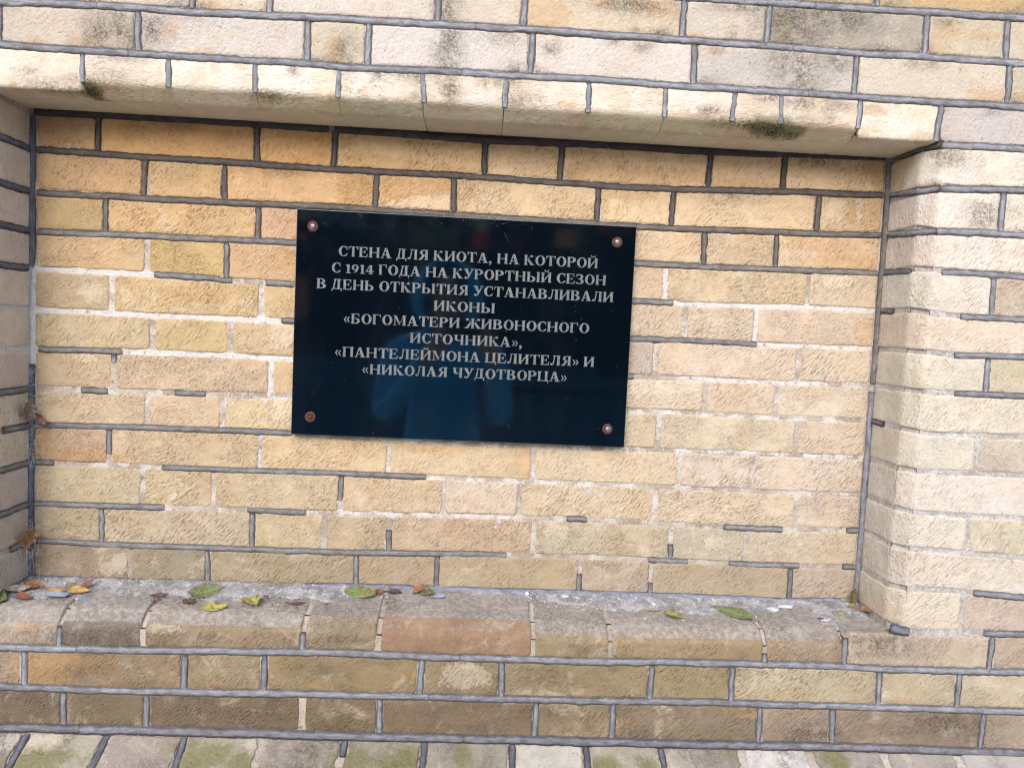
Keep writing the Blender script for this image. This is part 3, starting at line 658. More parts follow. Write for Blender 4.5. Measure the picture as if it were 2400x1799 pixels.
# -- sill course and the courses under it
SQ = [(-500, -74)] + F['SQ'] + [(2200, -68)]
SR = [(-500, -140)] + F['SR'] + [(2200, -140)]
SS = [(-500, -208)] + F['SS'] + [(2200, -216)]
R12 = Rcurve(12)
S0c = [(192,173,148), (142,127,111), (163,143,108), (168,149,113), (168,134,99), (167,147,107), (168,143,103), (178,153,118), (210,191,161), (198,174,144)]
def sill_dust(P):
    d = np.where(P[:, 1] > -101, .92, np.where(P[:, 1] > -127, .62, 0.0)); d = d * np.where((P[:, 0] > 518) & (P[:, 0] < 900) & (P[:, 1] < -104), .55, 1)
    return d
xs = [-9, 121, 256, 518, 644, 905, 1037, 1305, 1445]
def sill_shift(x, p):
    w = np.clip((-8 - p[:, 1]) / 55.0, 0, 1)
    return (zc(SQ, x) + 70) * w + 1.6 * np.sin(x / 97.) * (1 - w)
for i in range(len(xs) - 1):
    prof = [(-4, 1.5), (-103, -12), (DF, -32), (DF, -64.6)]
    profile_brick(xs[i] + (12 if i == 0 else 0), xs[i + 1], prof, S0c[i], zshift=sill_shift, gap=3.6, ripple=.95, pebble=.6, edge=.28, dustf=sill_dust, dev=1.1, chip=1.6)
profile_brick(1446, 1705, [(-4, -3), (DF, -6.5), (DF, -63.5)], S0c[8], gap=4.6, ripple=.9, edge=.3,
              dustf=lambda P: np.where((P[:, 1] > -118) & (P[:, 0] < 1535), .95, 0.0))
course([1705, 1835, 2100], SQ, R12, [S0c[9]], ripple=.8, edge=.4)
profile_brick(-270, -9 + 12, [(-4, 1), (DF, -6), (DF, -64)], S0c[0], gap=4.6, ripple=.8, edge=.3, dustf=lambda P: np.where(P[:, 1] > -112, .9, 0.0))
S1c = [(168,153,128), (163,135,98), (162,144,103), (167,145,98), (157,138,101), (162,141,98), (162,141,92), (206,190,150), (206,191,153), (209,193,157)]
def blend(cols, f=.45):
    n = len(cols); out = []
    for i, c_ in enumerate(cols):
        w_ = cols[max(0, i - 2):i + 3]; m_ = [sum(q[j] for q in w_) / len(w_) for j in range(3)]
        out.append(tuple(c_[j] * (1 - f) + m_[j] * f for j in range(3)))
    return out
S1c = blend(S1c)
course([-200, 64] + FP['S1'][1:] + [1912], SR, SQ, S1c, ripple=1.0, edge=.42)
S2c = [(128,110,88), (131,115,86), (131,114,86), (143,122,86), (143,119,89), (163,141,101), (144,126,96), (174,151,128), (161,141,114), (192,173,144)]
S2c = blend(S2c)
course([-132] + FP['S2'] + [1834, 2100], SS, SR, S2c, ripple=.9, edge=.45)

# -- weathered plinth headers under the wall
PLc = [(140,126,112), (166,158,126), (152,136,118), (164,156,124), (158,143,122), (150,140,110), (166,161,132), (200,195,172), (158,148,118), (162,148,127), (196,196,192)]
px = [-61] + FP['PL']
_pr = random.Random(5)
def plinth_brick(a, b_, col, **kw):
    kk = _pr.uniform(.98, 1.16); gm = sum(col) / 3; col = tuple(min(255, (v * .6 + gm * q * .4) * kk) for v, q in zip(col, (1.06, 1.0, .86)))
    prof = [(-126, -217), (-240, -217 - .55 * 114), (-240, -345)]
    def dst(P): return np.full(len(P), .36)
    return profile_brick(a, b_, prof, col, gap=5.6, ripple=.15, pebble=1.0, edge=.4, dustf=dst, dev=3.4, chip=3.0, radius=1.6, **kw)
for i in range(len(px) - 1): plinth_brick(px[i], px[i + 1], PLc[i % len(PLc)])
for a, c_ in ((1396, (176,166,152)), (1527, (170,160,146)), (1660, (186,184,182)), (1792, (170,160,146))): plinth_brick(a, a + 132, c_)

# ------------------------------------------------------------------ mortar behind and between the bricks
def mortar_sheet(fn, L1, L2, step=9.0, amp=1.5):
    n1 = max(2, int(L1 / step)); n2 = max(2, int(L2 / step))
    A, B_ = np.meshgrid(np.linspace(0, L1, n1), np.linspace(0, L2, n2), indexing='ij')
    p, n = fn(A.ravel(), B_.ravel())
    h = amp * fnoise(A / 28, B_ / 28, 3.3 + L1 / 100).ravel() + .8 * fnoise(A / 8, B_ / 8, 9.1).ravel()
    return p + n * h[:, None], n1, n2
mv, mf = [], []
def add_sheet(fn, L1, L2, outn, **kw):
    p, n1, n2 = mortar_sheet(fn, L1, L2, **kw)
    fs = grid_faces(n1, n2, sum(len(v) for v in mv))
    a, b_, c_, d_ = [q - sum(len(v) for v in mv) for q in fs[0]]
    if np.dot(np.cross(p[b_] - p[a], p[c_] - p[a]), outn) < 0: fs = [tuple(reversed(f)) for f in fs]
    mv.append(p); mf.extend(fs)
def plane_fn(o, u, v, n):
    o, u, v, n = map(lambda q: np.array(q, float), (o, u, v, n))
    return lambda a, b_: (o + a[:, None] * u + b_[:, None] * v, np.tile(n, (len(a), 1)))
RC = 1.5
add_sheet(plane_fn((-8, RC - .2, -12), (1, 0, 0), (0, 0, 1), (0, -1, 0)), WN + 16, 850, (0, -1, 0))
add_sheet(plane_fn((-420, DF + RC, 853), (1, 0, 0), (0, 0, 1), (0, -1, 0)), 2500, 540, (0, -1, 0))
add_sheet(plane_fn((WN + 19, DF + RC, -12), (1, 0, 0), (0, 0, 1), (0, -1, 0)), 520, 843, (0, -1, 0))
add_sheet(plane_fn((-420, DF + RC, -12), (1, 0, 0), (0, 0, 1), (0, -1, 0)), 401, 843, (0, -1, 0))
add_sheet(plane_fn((-420, DF + RC, -222), (1, 0, 0), (0, 0, 1), (0, -1, 0)), 2500, 186, (0, -1, 0))
add_sheet(plane_fn((WN + RC, -100, -12), (0, 1, 0), (0, 0, 1), (-1, 0, 0)), 106, 843, (-1, 0, 0))
add_sheet(plane_fn((-RC, -100, -12), (0, 1, 0), (0, 0, 1), (1, 0, 0)), 106, 843, (1, 0, 0))
v_ = np.array([18, -29.6, 0.]) / np.hypot(18, 29.6)
add_sheet(plane_fn((WN + RC + 2, -98, -12), v_, (0, 0, 1), (-.85, -.52, 0)), 32, 843, (-1, -1, 0), amp=.6)
v_ = np.array([-18, -29.6, 0.]) / np.hypot(18, 29.6)
add_sheet(plane_fn((-RC - 2, -98, -12), v_, (0, 0, 1), (.85, -.52, 0)), 32, 843, (1, -1, 0), amp=.6)
add_sheet(plane_fn((-8, -100, 831), (1, 0, 0), (0, .9994, .035), (0, 0, -1)), WN + 16, 108, (0, 0, -1), amp=.8)
v_ = np.array([0, -29.5, 17.]) / np.hypot(29.5, 17)
add_sheet(plane_fn((-8, -94, 834), (1, 0, 0), v_, (0, -.5, -.86)), WN + 16, 33, (0, -1, -1), amp=.6)
add_sheet(plane_fn((-20, -100, -14.6), (1, 0, 0), (0, .9909, .1346), (0, 0, 1)), WN + 40, 106, (0, 0, 1), amp=1.0)
v_ = np.array([0, -25.5, -20.]) / np.hypot(25.5, 20)
add_sheet(plane_fn((-20, -101, -16.5), (1, 0, 0), v_, (0, -.6, .8)), WN - 60, 30, (0, -1, 1), amp=1.0)
v_ = np.array([0, -114, -62.7]) / np.hypot(114, 62.7)
add_sheet(plane_fn((-420, -126, -220.6), (1, 0, 0), v_, (0, -.48, .88)), 2500, 130, (0, -1, 1), amp=2.0)
mort = mesh_obj('mortar', Wm(np.vstack(mv)), mf, MORTAR, wall, origin=(0.8, 0, 1.0))
mort['kind'] = 'stuff'
mvv = np.vstack(mv); lime = np.zeros(len(mvv))
LIME = [(x, 554, 30, 9) for x in range(0, 210, 28)] + [(x, 483, 30, 9) for x in range(0, 460, 28)] + [(x, 414, 30, 9) for x in range(200, 460, 28)] + \
       [(419, z, 9, 14) for z in (360, 380, 400)] + [(458, 340, 40, 8)] + [(2, z, 14, 18) for z in range(400, 570, 22)] + [(x, 551, 30, 8) for x in range(1160, 1520, 28)] + \
       [(x, 482, 26, 7) for x in range(1330, 1520, 40)] + [(x, 413, 26, 7) for x in range(1180, 1420, 28)] + [(1125, z, 6, 14) for z in range(560, 620, 16)] + [(1297, z, 6, 14) for z in range(490, 545, 16)] + \
       [(x, 346, 20, 6) for x in range(1090, 1500, 60)] + [(x, 278, 22, 6) for x in range(1180, 1500, 60)] + [(x, 338, 30, 7) for x in range(1545, 1660, 30)] + [(x, 200, 24, 6) for x in range(1560, 1760, 50)] + [(x, 137, 24, 6) for x in range(1540, 1640, 40)] + \
       [(x, 140, 30, 6) for x in range(500, 900, 70)] + [(x, 210, 22, 6) for x in range(720, 1100, 70)]
for lx, lz, rx, rz in LIME:
    lime = np.maximum(lime, np.exp(-.5 * (((mvv[:, 0] - lx) / rx) ** 2 + ((mvv[:, 2] - lz) / rz) ** 2) ** 1.2))
at = mort.data.attributes.new('lime', 'FLOAT', 'POINT'); at.data.foreach_set('value', lime.astype(np.float32))
# solid core of the wall and the rendered plinth below the header course
def box_mesh(name, boxes, mat, parent, bevel=0.0, origin=None):
    V, Fc = [], []
    for (x0, x1, y0, y1, z0, z1) in boxes:
        b0 = len(V)
        V += [(x0, y0, z0), (x1, y0, z0), (x1, y1, z0), (x0, y1, z0), (x0, y0, z1), (x1, y0, z1), (x1, y1, z1), (x0, y1, z1)]
        for f in ((0, 3, 2, 1), (4, 5, 6, 7), (0, 1, 5, 4), (1, 2, 6, 5), (2, 3, 7, 6), (3, 0, 4, 7)): Fc.append(tuple(b0 + q for q in f))
    o = mesh_obj(name, np.array(V, float), Fc, mat, parent, smooth=False, origin=origin)
    if bevel:
        m = o.modifiers.new('bevel', 'BEVEL'); m.width = bevel; m.segments = 2
    return o
CORE = simple_mat('wall_core', (0.3, 0.27, 0.24, 1), .95, .1, 20, .5, .004)
box_mesh('wall_core', [(-.42, 2.08, .02, .38, .0, 2.392), (-.42, 2.08, -.112, .018, 1.852, 2.390), (-.42, -.02, -.112, .018, .77, 1.850), (1.56, 2.08, -.112, .018, .77, 1.850), (-.018, 1.558, -.112, .018, .77, .975)], CORE, wall, origin=(.8, .1, .9))
box_mesh('plinth', [(-.42, 2.08, -.228, .015, .0, .700), (-.42, 2.08, -.128, .016, .702, .765)], CORE, wall, origin=(.8, -.1, .35))

# ------------------------------------------------------------------ pointing: raised grey beads
BC_TOP = (140, 139, 138); BC_NICHE = (108, 99, 88); BC_MID = (134, 130, 124); BC_LOW = (142, 141, 140)
def bead(pts, nors, col, w=5.2, h=1.5, taper=(0, 0), name='mortar_bead', wob=1.0):
    pts = np.array(pts, float); nors = np.array(nors, float)
    seg = np.linalg.norm(np.diff(pts, axis=0), axis=1); D = np.r_[0, np.cumsum(seg)]
    n = max(3, int(D[-1] / 4.5))
    t = np.linspace(0, D[-1], n)
    P = np.stack([np.interp(t, D, pts[:, i]) for i in range(3)], 1)
    N = np.stack([np.interp(t, D, nors[:, i]) for i in range(3)], 1); N /= np.linalg.norm(N, axis=1)[:, None]
    Tg = np.gradient(P, axis=0); Tg /= np.linalg.norm(Tg, axis=1)[:, None] + 1e-9
    C = np.cross(Tg, N); C /= np.linalg.norm(C, axis=1)[:, None] + 1e-9
    sd = rng.random() * 300
    cen = wob * (1.7 * fnoise(t / 70, sd) + .4 * fnoise(t / 20, sd + 4))
    wl = w * .93 + 1.0 * fnoise(t / 18, sd + 8) + 1.3 * fnoise(t / 6, sd + 10); wr = w * .93 + 1.0 * fnoise(t / 18, sd + 18) + 1.3 * fnoise(t / 6, sd + 21)
    hh = h + .5 * fnoise(t / 40, sd + 30) + .35 * fnoise(t / 8, sd + 31)
    hh = hh * (1 - .75 * np.clip((fnoise(t / 24, sd + 50) - .34) * 5, 0, 1))
    endf = np.minimum(1, np.minimum(t, D[-1] - t) / 2.2 + .8)
    prof = [(-1.3, -2.6), (-1.24, .06), (-.88, .16), (-.66, .62), (-.25, .95), (.25, 1.0), (.66, .64), (.88, .16), (1.24, .06), (1.3, -2.6)]
    V, cols = [], []
    for j, (a, b_) in enumerate(prof):
        ww = wl if a < 0 else wr
        off = cen + a * ww * endf
        hgt = (hh * b_ * endf) if b_ >= 0 else np.full(n, b_)
        V.append(P + C * off[:, None] + N * hgt[:, None])
        cols.append(np.stack([t / 1000.0, np.full(n, (a / 1.3 + 1) / 2), np.zeros(n), np.ones(n)], 1))
    m = len(prof)
    V = np.stack(V, 1).reshape(-1, 3); cols = np.stack(cols, 1).reshape(-1, 4)
    Fc = grid_faces(n, m)
    a, b_, c_, d_ = Fc[(m - 1) * (n // 2) + 4]
    if np.dot(np.cross(V[b_] - V[a], V[c_] - V[a]), N[n // 2]) < 0: Fc = [tuple(reversed(f)) for f in Fc]
    Fc.append(tuple(range(m))); Fc.append(tuple((n - 1) * m + q for q in reversed(range(m))))
    o = mesh_obj(name, Wm(V), Fc, POINT, wall)
    at = o.data.attributes.new('along', 'FLOAT_COLOR', 'POINT'); at.data.foreach_set('color', cols.astype(np.float32).ravel())
    kk = rng.uniform(.94, 1.06)
    o.color = alb(tuple(min(255, v * kk) for v in (col[0], col[1], col[2] - 1)), .74)
    return o
NB = [(0, -1, 0)]
def hbead(curve, x0, x1, y, col, **kw):
    xs_ = np.linspace(x0, x1, max(4, int((x1 - x0) / 18)))
    return bead([(x, y, zc(curve, x)) for x in xs_], [(0, -1, 0)] * len(xs_), col, **kw)
def vbead(x, zb, zt, y, col, f0=0.0, f1=1.0, lean=None, **kw):
    z0 = zc(zb, x) + 5.2; z1 = zc(zt, x) - 5.2
    a = z0 + (z1 - z0) * f0; b_ = z0 + (z1 - z0) * f1
    ln = rng.uniform(-1.2, 1.2) if lean is None else lean
    zz = np.linspace(a, b_, 6)
    return bead([(x + ln * (q - (z0 + z1) / 2) / 40, y, q) for q in zz], [(0, -1, 0)] * 6, col, w=kw.pop('w', 4.7), **kw)
def split(curve, x0, x1, y, col, n=2, **kw):
    cuts = np.linspace(x0, x1, n + 1)
    cuts[1:-1] += [rng.uniform(-60, 60) for _ in range(n - 1)]
    for i in range(n): hbead(curve, cuts[i] + (.1 if i else 0), cuts[i + 1], y, col, **kw)
def npc(k):   # colour of niche beads: brown at the top, grey below
    return [(102,92,80), (110,98,86), (118,108,96), (126,119,110)][k] if k < 4 else BC_MID
# niche horizontals
for k in (1, 2, 3): split(J[k], 8, WN - 8, .3, npc(k), 2)
for k, segs in SEG.items():
    for a, b_ in segs:
        a = max(a, 6); b_ = min(b_, WN - 6)
        if b_ - a > 8: hbead(J[k], a, b_, .3, npc(k))
# niche uprights
for k in (0, 1, 2):
    for x in NP[k]:
        if k == 2 and 475 < x < 1050: continue
        vbead(x, J[k + 1], J[k], .3, npc(k))
for (k, x, f0, f1) in ((3, 338, 0, 1), (6, 143, .75, 1), (8, 137, .25, 1), (9, 551, .3, 1), (10, 125, 0, 1), (10, 394, 0, 1), (10, 642, 0, .62), (10, 1308, 0, .0), (10, 1164, 0, .45),
                       (11, 315, 0, 1), (11, 584, 0, 1), (11, 732, 0, 1), (11, 997, 0, .55), (11, 1131, 0, .35), (11, 1396, 0, 1), (3, 1125, .0, .0)):
    if f1 > f0: vbead(x, J[k + 1], J[k], .3, npc(k), f0, f1)
# bead under the lintel and fillet along the sill
J0 = [(x, z - 3.5) for x, z in J[0]]
for a, b_ in ((6, 520), (521, 1010), (1011, 1520)):
    xs_ = np.arange(a, b_, 18)
    bead([(x, -2.0, zc(J0, x)) for x in xs_], [(0, -.85, -.5)] * len(xs_), (80, 70, 64), w=7.6, h=3.6)
for a, b_ in ((6, 700), (701, 1510)):
    xs_ = np.arange(a, b_, 18)
    bead([(x, -5.0, zc(J[12], x) + 1.5) for x in xs_], [(0, -.75, .66)] * len(xs_), (134, 136, 146), w=8.2, h=3.6)
# niche corners
def corner(x, sx, z0, z1, col, w=7.2):
    zz = np.arange(z0, z1, 16)
    bead([(x + sx * 2.5, -2.5, q) for q in zz], [(sx * .75, -.75, 0)] * len(zz), col, w=w, h=3.6)
corner(0, 1, 560, 822, (92, 92, 98)); corner(0, 1, 3, 400, (100, 102, 114), 6.4)
corner(WN, -1, 420, 822, (122, 114, 106), 6.4); corner(WN, -1, 3, 419, (136, 134, 134), 6.2)
# reveal beads, left
for k, (a, b_) in {1: (-8, -128), 2: (-8, -128), 3: (-8, -128), 4: (-8, -128), 7: (-8, -128), 8: (-8, -80), 9: (-8, -128), 10: (-8, -110), 11: (-8, -60)}.items():
    z = J[k][0][1]
    ys = np.linspace(a, b_, 8)
    bead([(.2, y, z) for y in ys], [(1, 0, 0)] * 8, (108, 108, 118) if k < 5 else BC_MID, w=5.2, h=2.6)
# right jamb joints running round the chamfered corner
def jamb_joint(k, x1, col, y_from=-8, upto=None):
    z0 = J[k][-1][1]; zr = R[k][0][1]
    pts = [(WN - .2, y_from, z0), (WN - .2, -50, (z0 * .6 + zr * .4)), (WN - .2, -97, zr), (WN + 18, DF + .2, zr)]
    nor = [(-1, 0, 0), (-1, 0, 0), (-.9, -.45, 0), (-.4, -.9, 0)]
    if upto is not None: pts, nor = pts[:upto], nor[:upto]
    bead(pts, nor, col, w=5.2, h=2.6)
    if upto is None and x1:
        c_ = [(WN + 18, zr)] + R[k] + [(2200, R[k][-1][1])]
        hbead(c_, WN + 18.5, x1, DF + .2, col)
jamb_joint(1, 1900, BC_TOP); jamb_joint(2, 1900, BC_TOP)
jamb_joint(3, None, (118, 114, 116), upto=3); jamb_joint(4, None, (118, 114, 116), upto=2); 
pts = [(WN - .2, -6, 346), (WN - .2, -30, 345)]
bead([(WN - .2, -6, J[7][-1][1]), (WN - .2, -48, J[7][-1][1] - 1)], [(-1, 0, 0)] * 2, (118, 114, 116), w=4.8, h=2.4)
c0 = [(1500, 826)] + R[0] + [(2200, 826)]
bead([(WN - .2, -8, 828), (WN - .2, -97, 826), (WN + 16, DF, 826)], [(-1, 0, -.4), (-1, 0, -.3), (-.7, -.8, 0)], BC_NICHE, w=5.6, h=2.8)
hbead(c0, 1541, 1900, DF + .2, BC_TOP)
for k in (3, 4, 5, 6, 11, 12): hbead(Rcurve(k), RSEG[k], 1900, DF + .2, BC_TOP)
for k in (1, 3, 5): vbead(RP[k], Rcurve(k + 1), Rcurve(k) , DF + .2, BC_TOP)
hbead(R12, 1522, 1556, DF - .2, (124, 126, 134), w=7.5)
# front courses above
for cv in (JA, JB, JC, TOP1, TOP2, [(-500, 1247), (2200, 1249)], [(-500, 1319), (2200, 1321)]): split(cv, -400, 1900, DF + .2, BC_TOP, 4, w=5.3)
for x in FP['TB']: vbead(x, JB, JA, DF + .2, BC_TOP)
for x in FP['TC']: vbead(x, JC, JB, DF + .2, BC_TOP)
LT = [(-500, 838), (2200, 838)]
for x in FP['TD'][:-1]: vbead(x, LT, JC, DF + .2, BC_TOP, lean=rng.uniform(-3, 3))
vbead(1534, c0, JC, DF + .2, BC_TOP, lean=3.5)
for x in (235, 500, 630, 890, 1020, 1285, 1415, 1680): vbead(x, JA, TOP1, DF + .2, BC_TOP)
# front courses below
for cv, w_ in ((SQ, 6.0), (SR, 6.0)): split(cv, -400, 1900, DF + .2, BC_LOW, 4, w=w_)
split([(x, z - 1) for x, z in SS], -400, 1900, DF - 1.0, (126, 124, 126), 4, w=7.0, h=2.4)
for x in FP['S1']: vbead(x, SR, SQ, DF + .2, BC_LOW)
for x in FP['S2']:
    if x != 521: vbead(x, SS, SR, DF + .2, BC_LOW)
S0T = [(-500, -30), (2200, -30)]
for x in (121, 518): vbead(x, SQ, S0T, DF + .4, BC_LOW, 0, 1)
vbead(1305, SQ, S0T, DF + .4, BC_LOW, 0, .55); vbead(1445, SQ, [(0, -6), (2000, -6)], DF + .4, BC_LOW, 0, .9); vbead(1705, SQ, R12, DF + .2, BC_TOP)
# plinth joints, partly lost
sl = np.array([0, -114, -62.7]) / np.hypot(114, 62.7)
for i, x in enumerate(FP['PL']):
    L_ = (90, 112, 70, 0, 30, 100, 112, 50, 60, 0, 0)[i]
    if not L_: continue
    a = np.array([x, -127, -219.0])
    bead([a + sl * q for q in np.linspace(2, L_, 6)], [(0, -.48, .88)] * 6, (104, 104, 108), w=5.0, h=1.0)
# ------------------------------------------------------------------ plaque
PX0, PX1, PZ0, PZ1 = 462.5, 1063.2, 282.8, 680.6
plaque = empty('memorial_plaque', tuple(Wm(((PX0 + PX1) / 2, -10, PZ0))))
tag(plaque, 'polished black granite plaque with engraved Russian lettering on the niche wall', 'plaque')
slab = box_mesh('granite_slab', [tuple(v / 1000 for v in (PX0, PX1, -16, -5)) + (PZ0 / 1000 + 1, PZ1 / 1000 + 1)], GRANITE, plaque, bevel=.0007)

S_, t_, e_, H_ = .20, .06, .05, .068
def R(x0, y0, x1, y1): return [(x0, y0), (x1, y0), (x1, y1), (x0, y1)]
def stem(x, h=1.0): return [R(x, 0, x + S_, h), R(x - e_, 0, x + S_ + e_, t_), R(x - e_, h - t_, x + S_ + e_, h)]
def arc(cx, cy, ro, rp, ri, rq, a0, a1, n=None):
    n = n or max(4, int(abs(a1 - a0) / 18)); out = []
    A = [rad(a0 + (a1 - a0) * i / n) for i in range(n + 1)]
    for i in range(n):
        a, b = A[i], A[i + 1]
        out.append([(cx + ro * math.cos(a), cy + rp * math.sin(a)), (cx + ro * math.cos(b), cy + rp * math.sin(b)),
                    (cx + ri * math.cos(b), cy + rq * math.sin(b)), (cx + ri * math.cos(a), cy + rq * math.sin(a))])
    return [('strip', out)]
def ball(x, y, r): return [[(x + r * math.cos(k * math.pi / 5), y + r * math.sin(k * math.pi / 5)) for k in range(10)]]
def soft():  # lower bowl of Ь, Б
    return arc(.38, .28, .38, .29, .15, .215, -90, 90) + [R(.28, 0, .38, H_), R(.28, .50, .38, .50 + .07)]
def breve(cx): return arc(cx, 1.20, .20, .15, .11, .06, 180, 360) + ball(cx - .16, 1.21, .055) + ball(cx + .16, 1.21, .055)
def karm(x, s):
    f = lambda pts: [(x + s * a, b) for a, b in pts]
    return [f([(0, .44), (.06, .60), (.34, .98), (.27, .84)]), f([(.24, .82), (.30, .98), (.44, .99), (.40, .80)])] + ball(x + s * .42, .88, .105) + \
           [f([(.03, .48), (.16, .62), (.56, .05), (.30, .05)]), f([(.26, 0), (.66, 0), (.66, t_), (.26, t_)])]
GL = {
'А': (.92, [[(.34, 1), (.53, 1), (.83, .03), (.57, .03)], [(.35, .98), (.41, .80), (.165, .03), (.085, .03)], R(.2, .27, .62, .27 + H_), R(0, 0, .27, t_), R(.48, 0, .92, t_)]),
'Д': (.92, [R(.04, .0, .86, .085), R(.02, -.20, .10, .05), R(.80, -.20, .88, .05), [(.27, .97), (.36, .97), (.25, .05), (.12, .05)], R(.52, .05, .52 + S_, .97), R(.20, 1 - t_, .82, 1)]),
'Л': (.90, stem(.60) + [[(.32, .97), (.40, .97), (.31, .16), (.22, .12)], R(.24, 1 - t_, .84, 1), [(.10, 0), (.22, .03), (.31, .17), (.20, .16)]] + ball(.11, .105, .105)),
'Я': (.88, stem(.58) + arc(.50, .73, .38, .27, .16, .20, 90, 270) + [R(.48, 1 - .07, .6, 1), R(.48, .46, .6, .46 + H_), [(.36, .50), (.56, .50), (.30, .03), (.06, .03)], R(0, 0, .27, t_)]),
'К': (.92, stem(.06) + karm(.26, 1)),
'И': (.96, stem(.06) + stem(.66) + [[(.27, .10), (.27, .27), (.68, .90), (.68, .73)]]),
'О': (.90, arc(.45, .5, .43, .515, .205, .445, 0, 360, 22)),
'Т': (.86, stem(.315)[:2] + [R(.03, 1 - H_, .83, 1), [(.03, .70), (.075, .70), (.13, .95), (.03, .95)], [(.83, .70), (.785, .70), (.73, .95), (.83, .95)]]),
'Е': (.80, stem(.06)[:1] + [R(0, 0, .4, t_), R(0, 1 - t_, .4, 1), R(.3, 1 - H_, .69, 1), [(.70, .70), (.655, .70), (.60, .95), (.70, .95)], R(.28, .47, .52, .47 + H_), R(.48, .36, .54, .66), R(.3, 0, .71, H_), [(.76, .32), (.71, .32), (.62, .05), (.71, .0)]]),
'Н': (.98, stem(.06) + stem(.68) + [R(.28, .465, .70, .465 + H_)]),
'С': (.80, arc(.45, .5, .43, .515, .20, .445, 48, 318, 16) + [R(.69, .64, .745, .98), [(.64, .10), (.72, .12), (.77, .30), (.72, .30)]]),
'З': (.74, arc(.32, .745, .33, .265, .11, .195, -90, 150) + arc(.32, .265, .39, .275, .15, .205, -155, 90) + [R(.03, .70, .085, .98), R(.20, .49, .36, .545)]),
'Г': (.76, stem(.06)[:2] + [R(0, 1 - t_, .4, 1), R(.3, 1 - H_, .68, 1), [(.70, .68), (.655, .68), (.60, .95), (.70, .95)]]),
'Р': (.80, stem(.06) + arc(.38, .725, .38, .275, .145, .20, -90, 90) + [R(.27, .925, .4, 1), R(.27, .45, .4, .525)]),
'В': (.86, stem(.06)[:1] + [R(0, 0, .4, t_), R(0, 1 - t_, .4, 1)] + arc(.38, .755, .34, .245, .12, .175, -90, 90) + arc(.38, .275, .42, .275, .165, .20, -90, 90) + [R(.27, .93, .4, 1), R(.27, .51, .4, .575), R(.27, .0, .4, .075)]),
'Ь': (.82, stem(.06) + soft()),
'Ы': (1.20, stem(.06) + soft() + stem(.90)),
'Б': (.82, stem(.06)[:1] + [R(0, 0, .3, t_), R(0, 1 - t_, .3, 1), R(.25, 1 - H_, .66, 1), [(.68, .72), (.635, .72), (.58, .95), (.68, .95)]] + soft()),
'У': (.88, [[(.05, .97), (.32, .97), (.56, .36), (.44, .22)], [(.72, .97), (.80, .97), (.44, .10), (.37, .22)], [(.44, .24), (.46, .12), (.30, -.02), (.16, .0)], R(0, 1 - t_, .39, 1), R(.60, 1 - t_, .90, 1)] + ball(.17, .09, .10)),
'М': (1.16, [R(.12, .03, .19, .97), R(0, 0, .31, t_), [(.08, .99), (.30, .99), (.60, .16), (.53, .02)], [(.53, .02), (.59, .16), (.90, .99), (.84, .99)], R(.0, 1 - t_, .2, 1)] + stem(.84)),
'Ж': (1.34, stem(.555) + karm(.76, 1) + karm(.58, -1)),
'Ч': (.92, stem(.62) + [R(.10, .55, .10 + S_, .97), R(.03, 1 - t_, .39, 1), [(.10, .57), (.325, .57), (.40, .46), (.22, .38)], [(.22, .38), (.38, .47), (.63, .48), (.63, .40)]]),
'П': (.98, stem(.06)[:2] + stem(.68)[:2] + [R(0, 1 - t_, .97, 1)]),
'Ц': (1.00, [R(.06, 0, .06 + S_, 1), R(0, 1 - t_, .35, 1), R(.66, 0, .66 + S_, 1), R(.60, 1 - t_, .95, 1), R(0, 0, .97, .075), [(.88, .03), (.97, .07), (.95, -.22), (.90, -.22)]]),
'«': (.60, [q for d in (0, .25) for q in ([(.20 + d, .66), (.29 + d, .66), (.15 + d, .38), (.04 + d, .38)], [(.04 + d, .38), (.15 + d, .38), (.29 + d, .10), (.20 + d, .10)])]),
'»': (.60, [q for d in (0, .25) for q in ([(.06 + d, .66), (.15 + d, .66), (.31 + d, .38), (.20 + d, .38)], [(.20 + d, .38), (.31 + d, .38), (.15 + d, .10), (.06 + d, .10)])]),
',': (.32, ball(.14, .10, .115) + [[(.24, .12), (.24, -.04), (.10, -.24), (.05, -.20), (.13, -.04)]]),
'1': (.46, [R(.13, .0, .13 + S_, .88), R(.03, 0, .45, t_), [(.02, .74), (.02, .80), (.15, .88), (.15, .76)]]),
'9': (.66, arc(.31, .59, .30, .30, .11, .235, 0, 360, 16) + [[(.60, .62), (.42, .50), (.26, .10), (.10, .0), (.34, .10)], [(.61, .60), (.42, .52), (.30, .08), (.48, .22)]]),
'4': (.70, [R(.34, .03, .54, .88), R(.0, .22, .68, .32), [(.0, .25), (.12, .30), (.42, .88), (.34, .88)], R(.26, 0, .62, t_)]),
}
GL['Й'] = (GL['И'][0], GL['И'][1] + breve(.48))
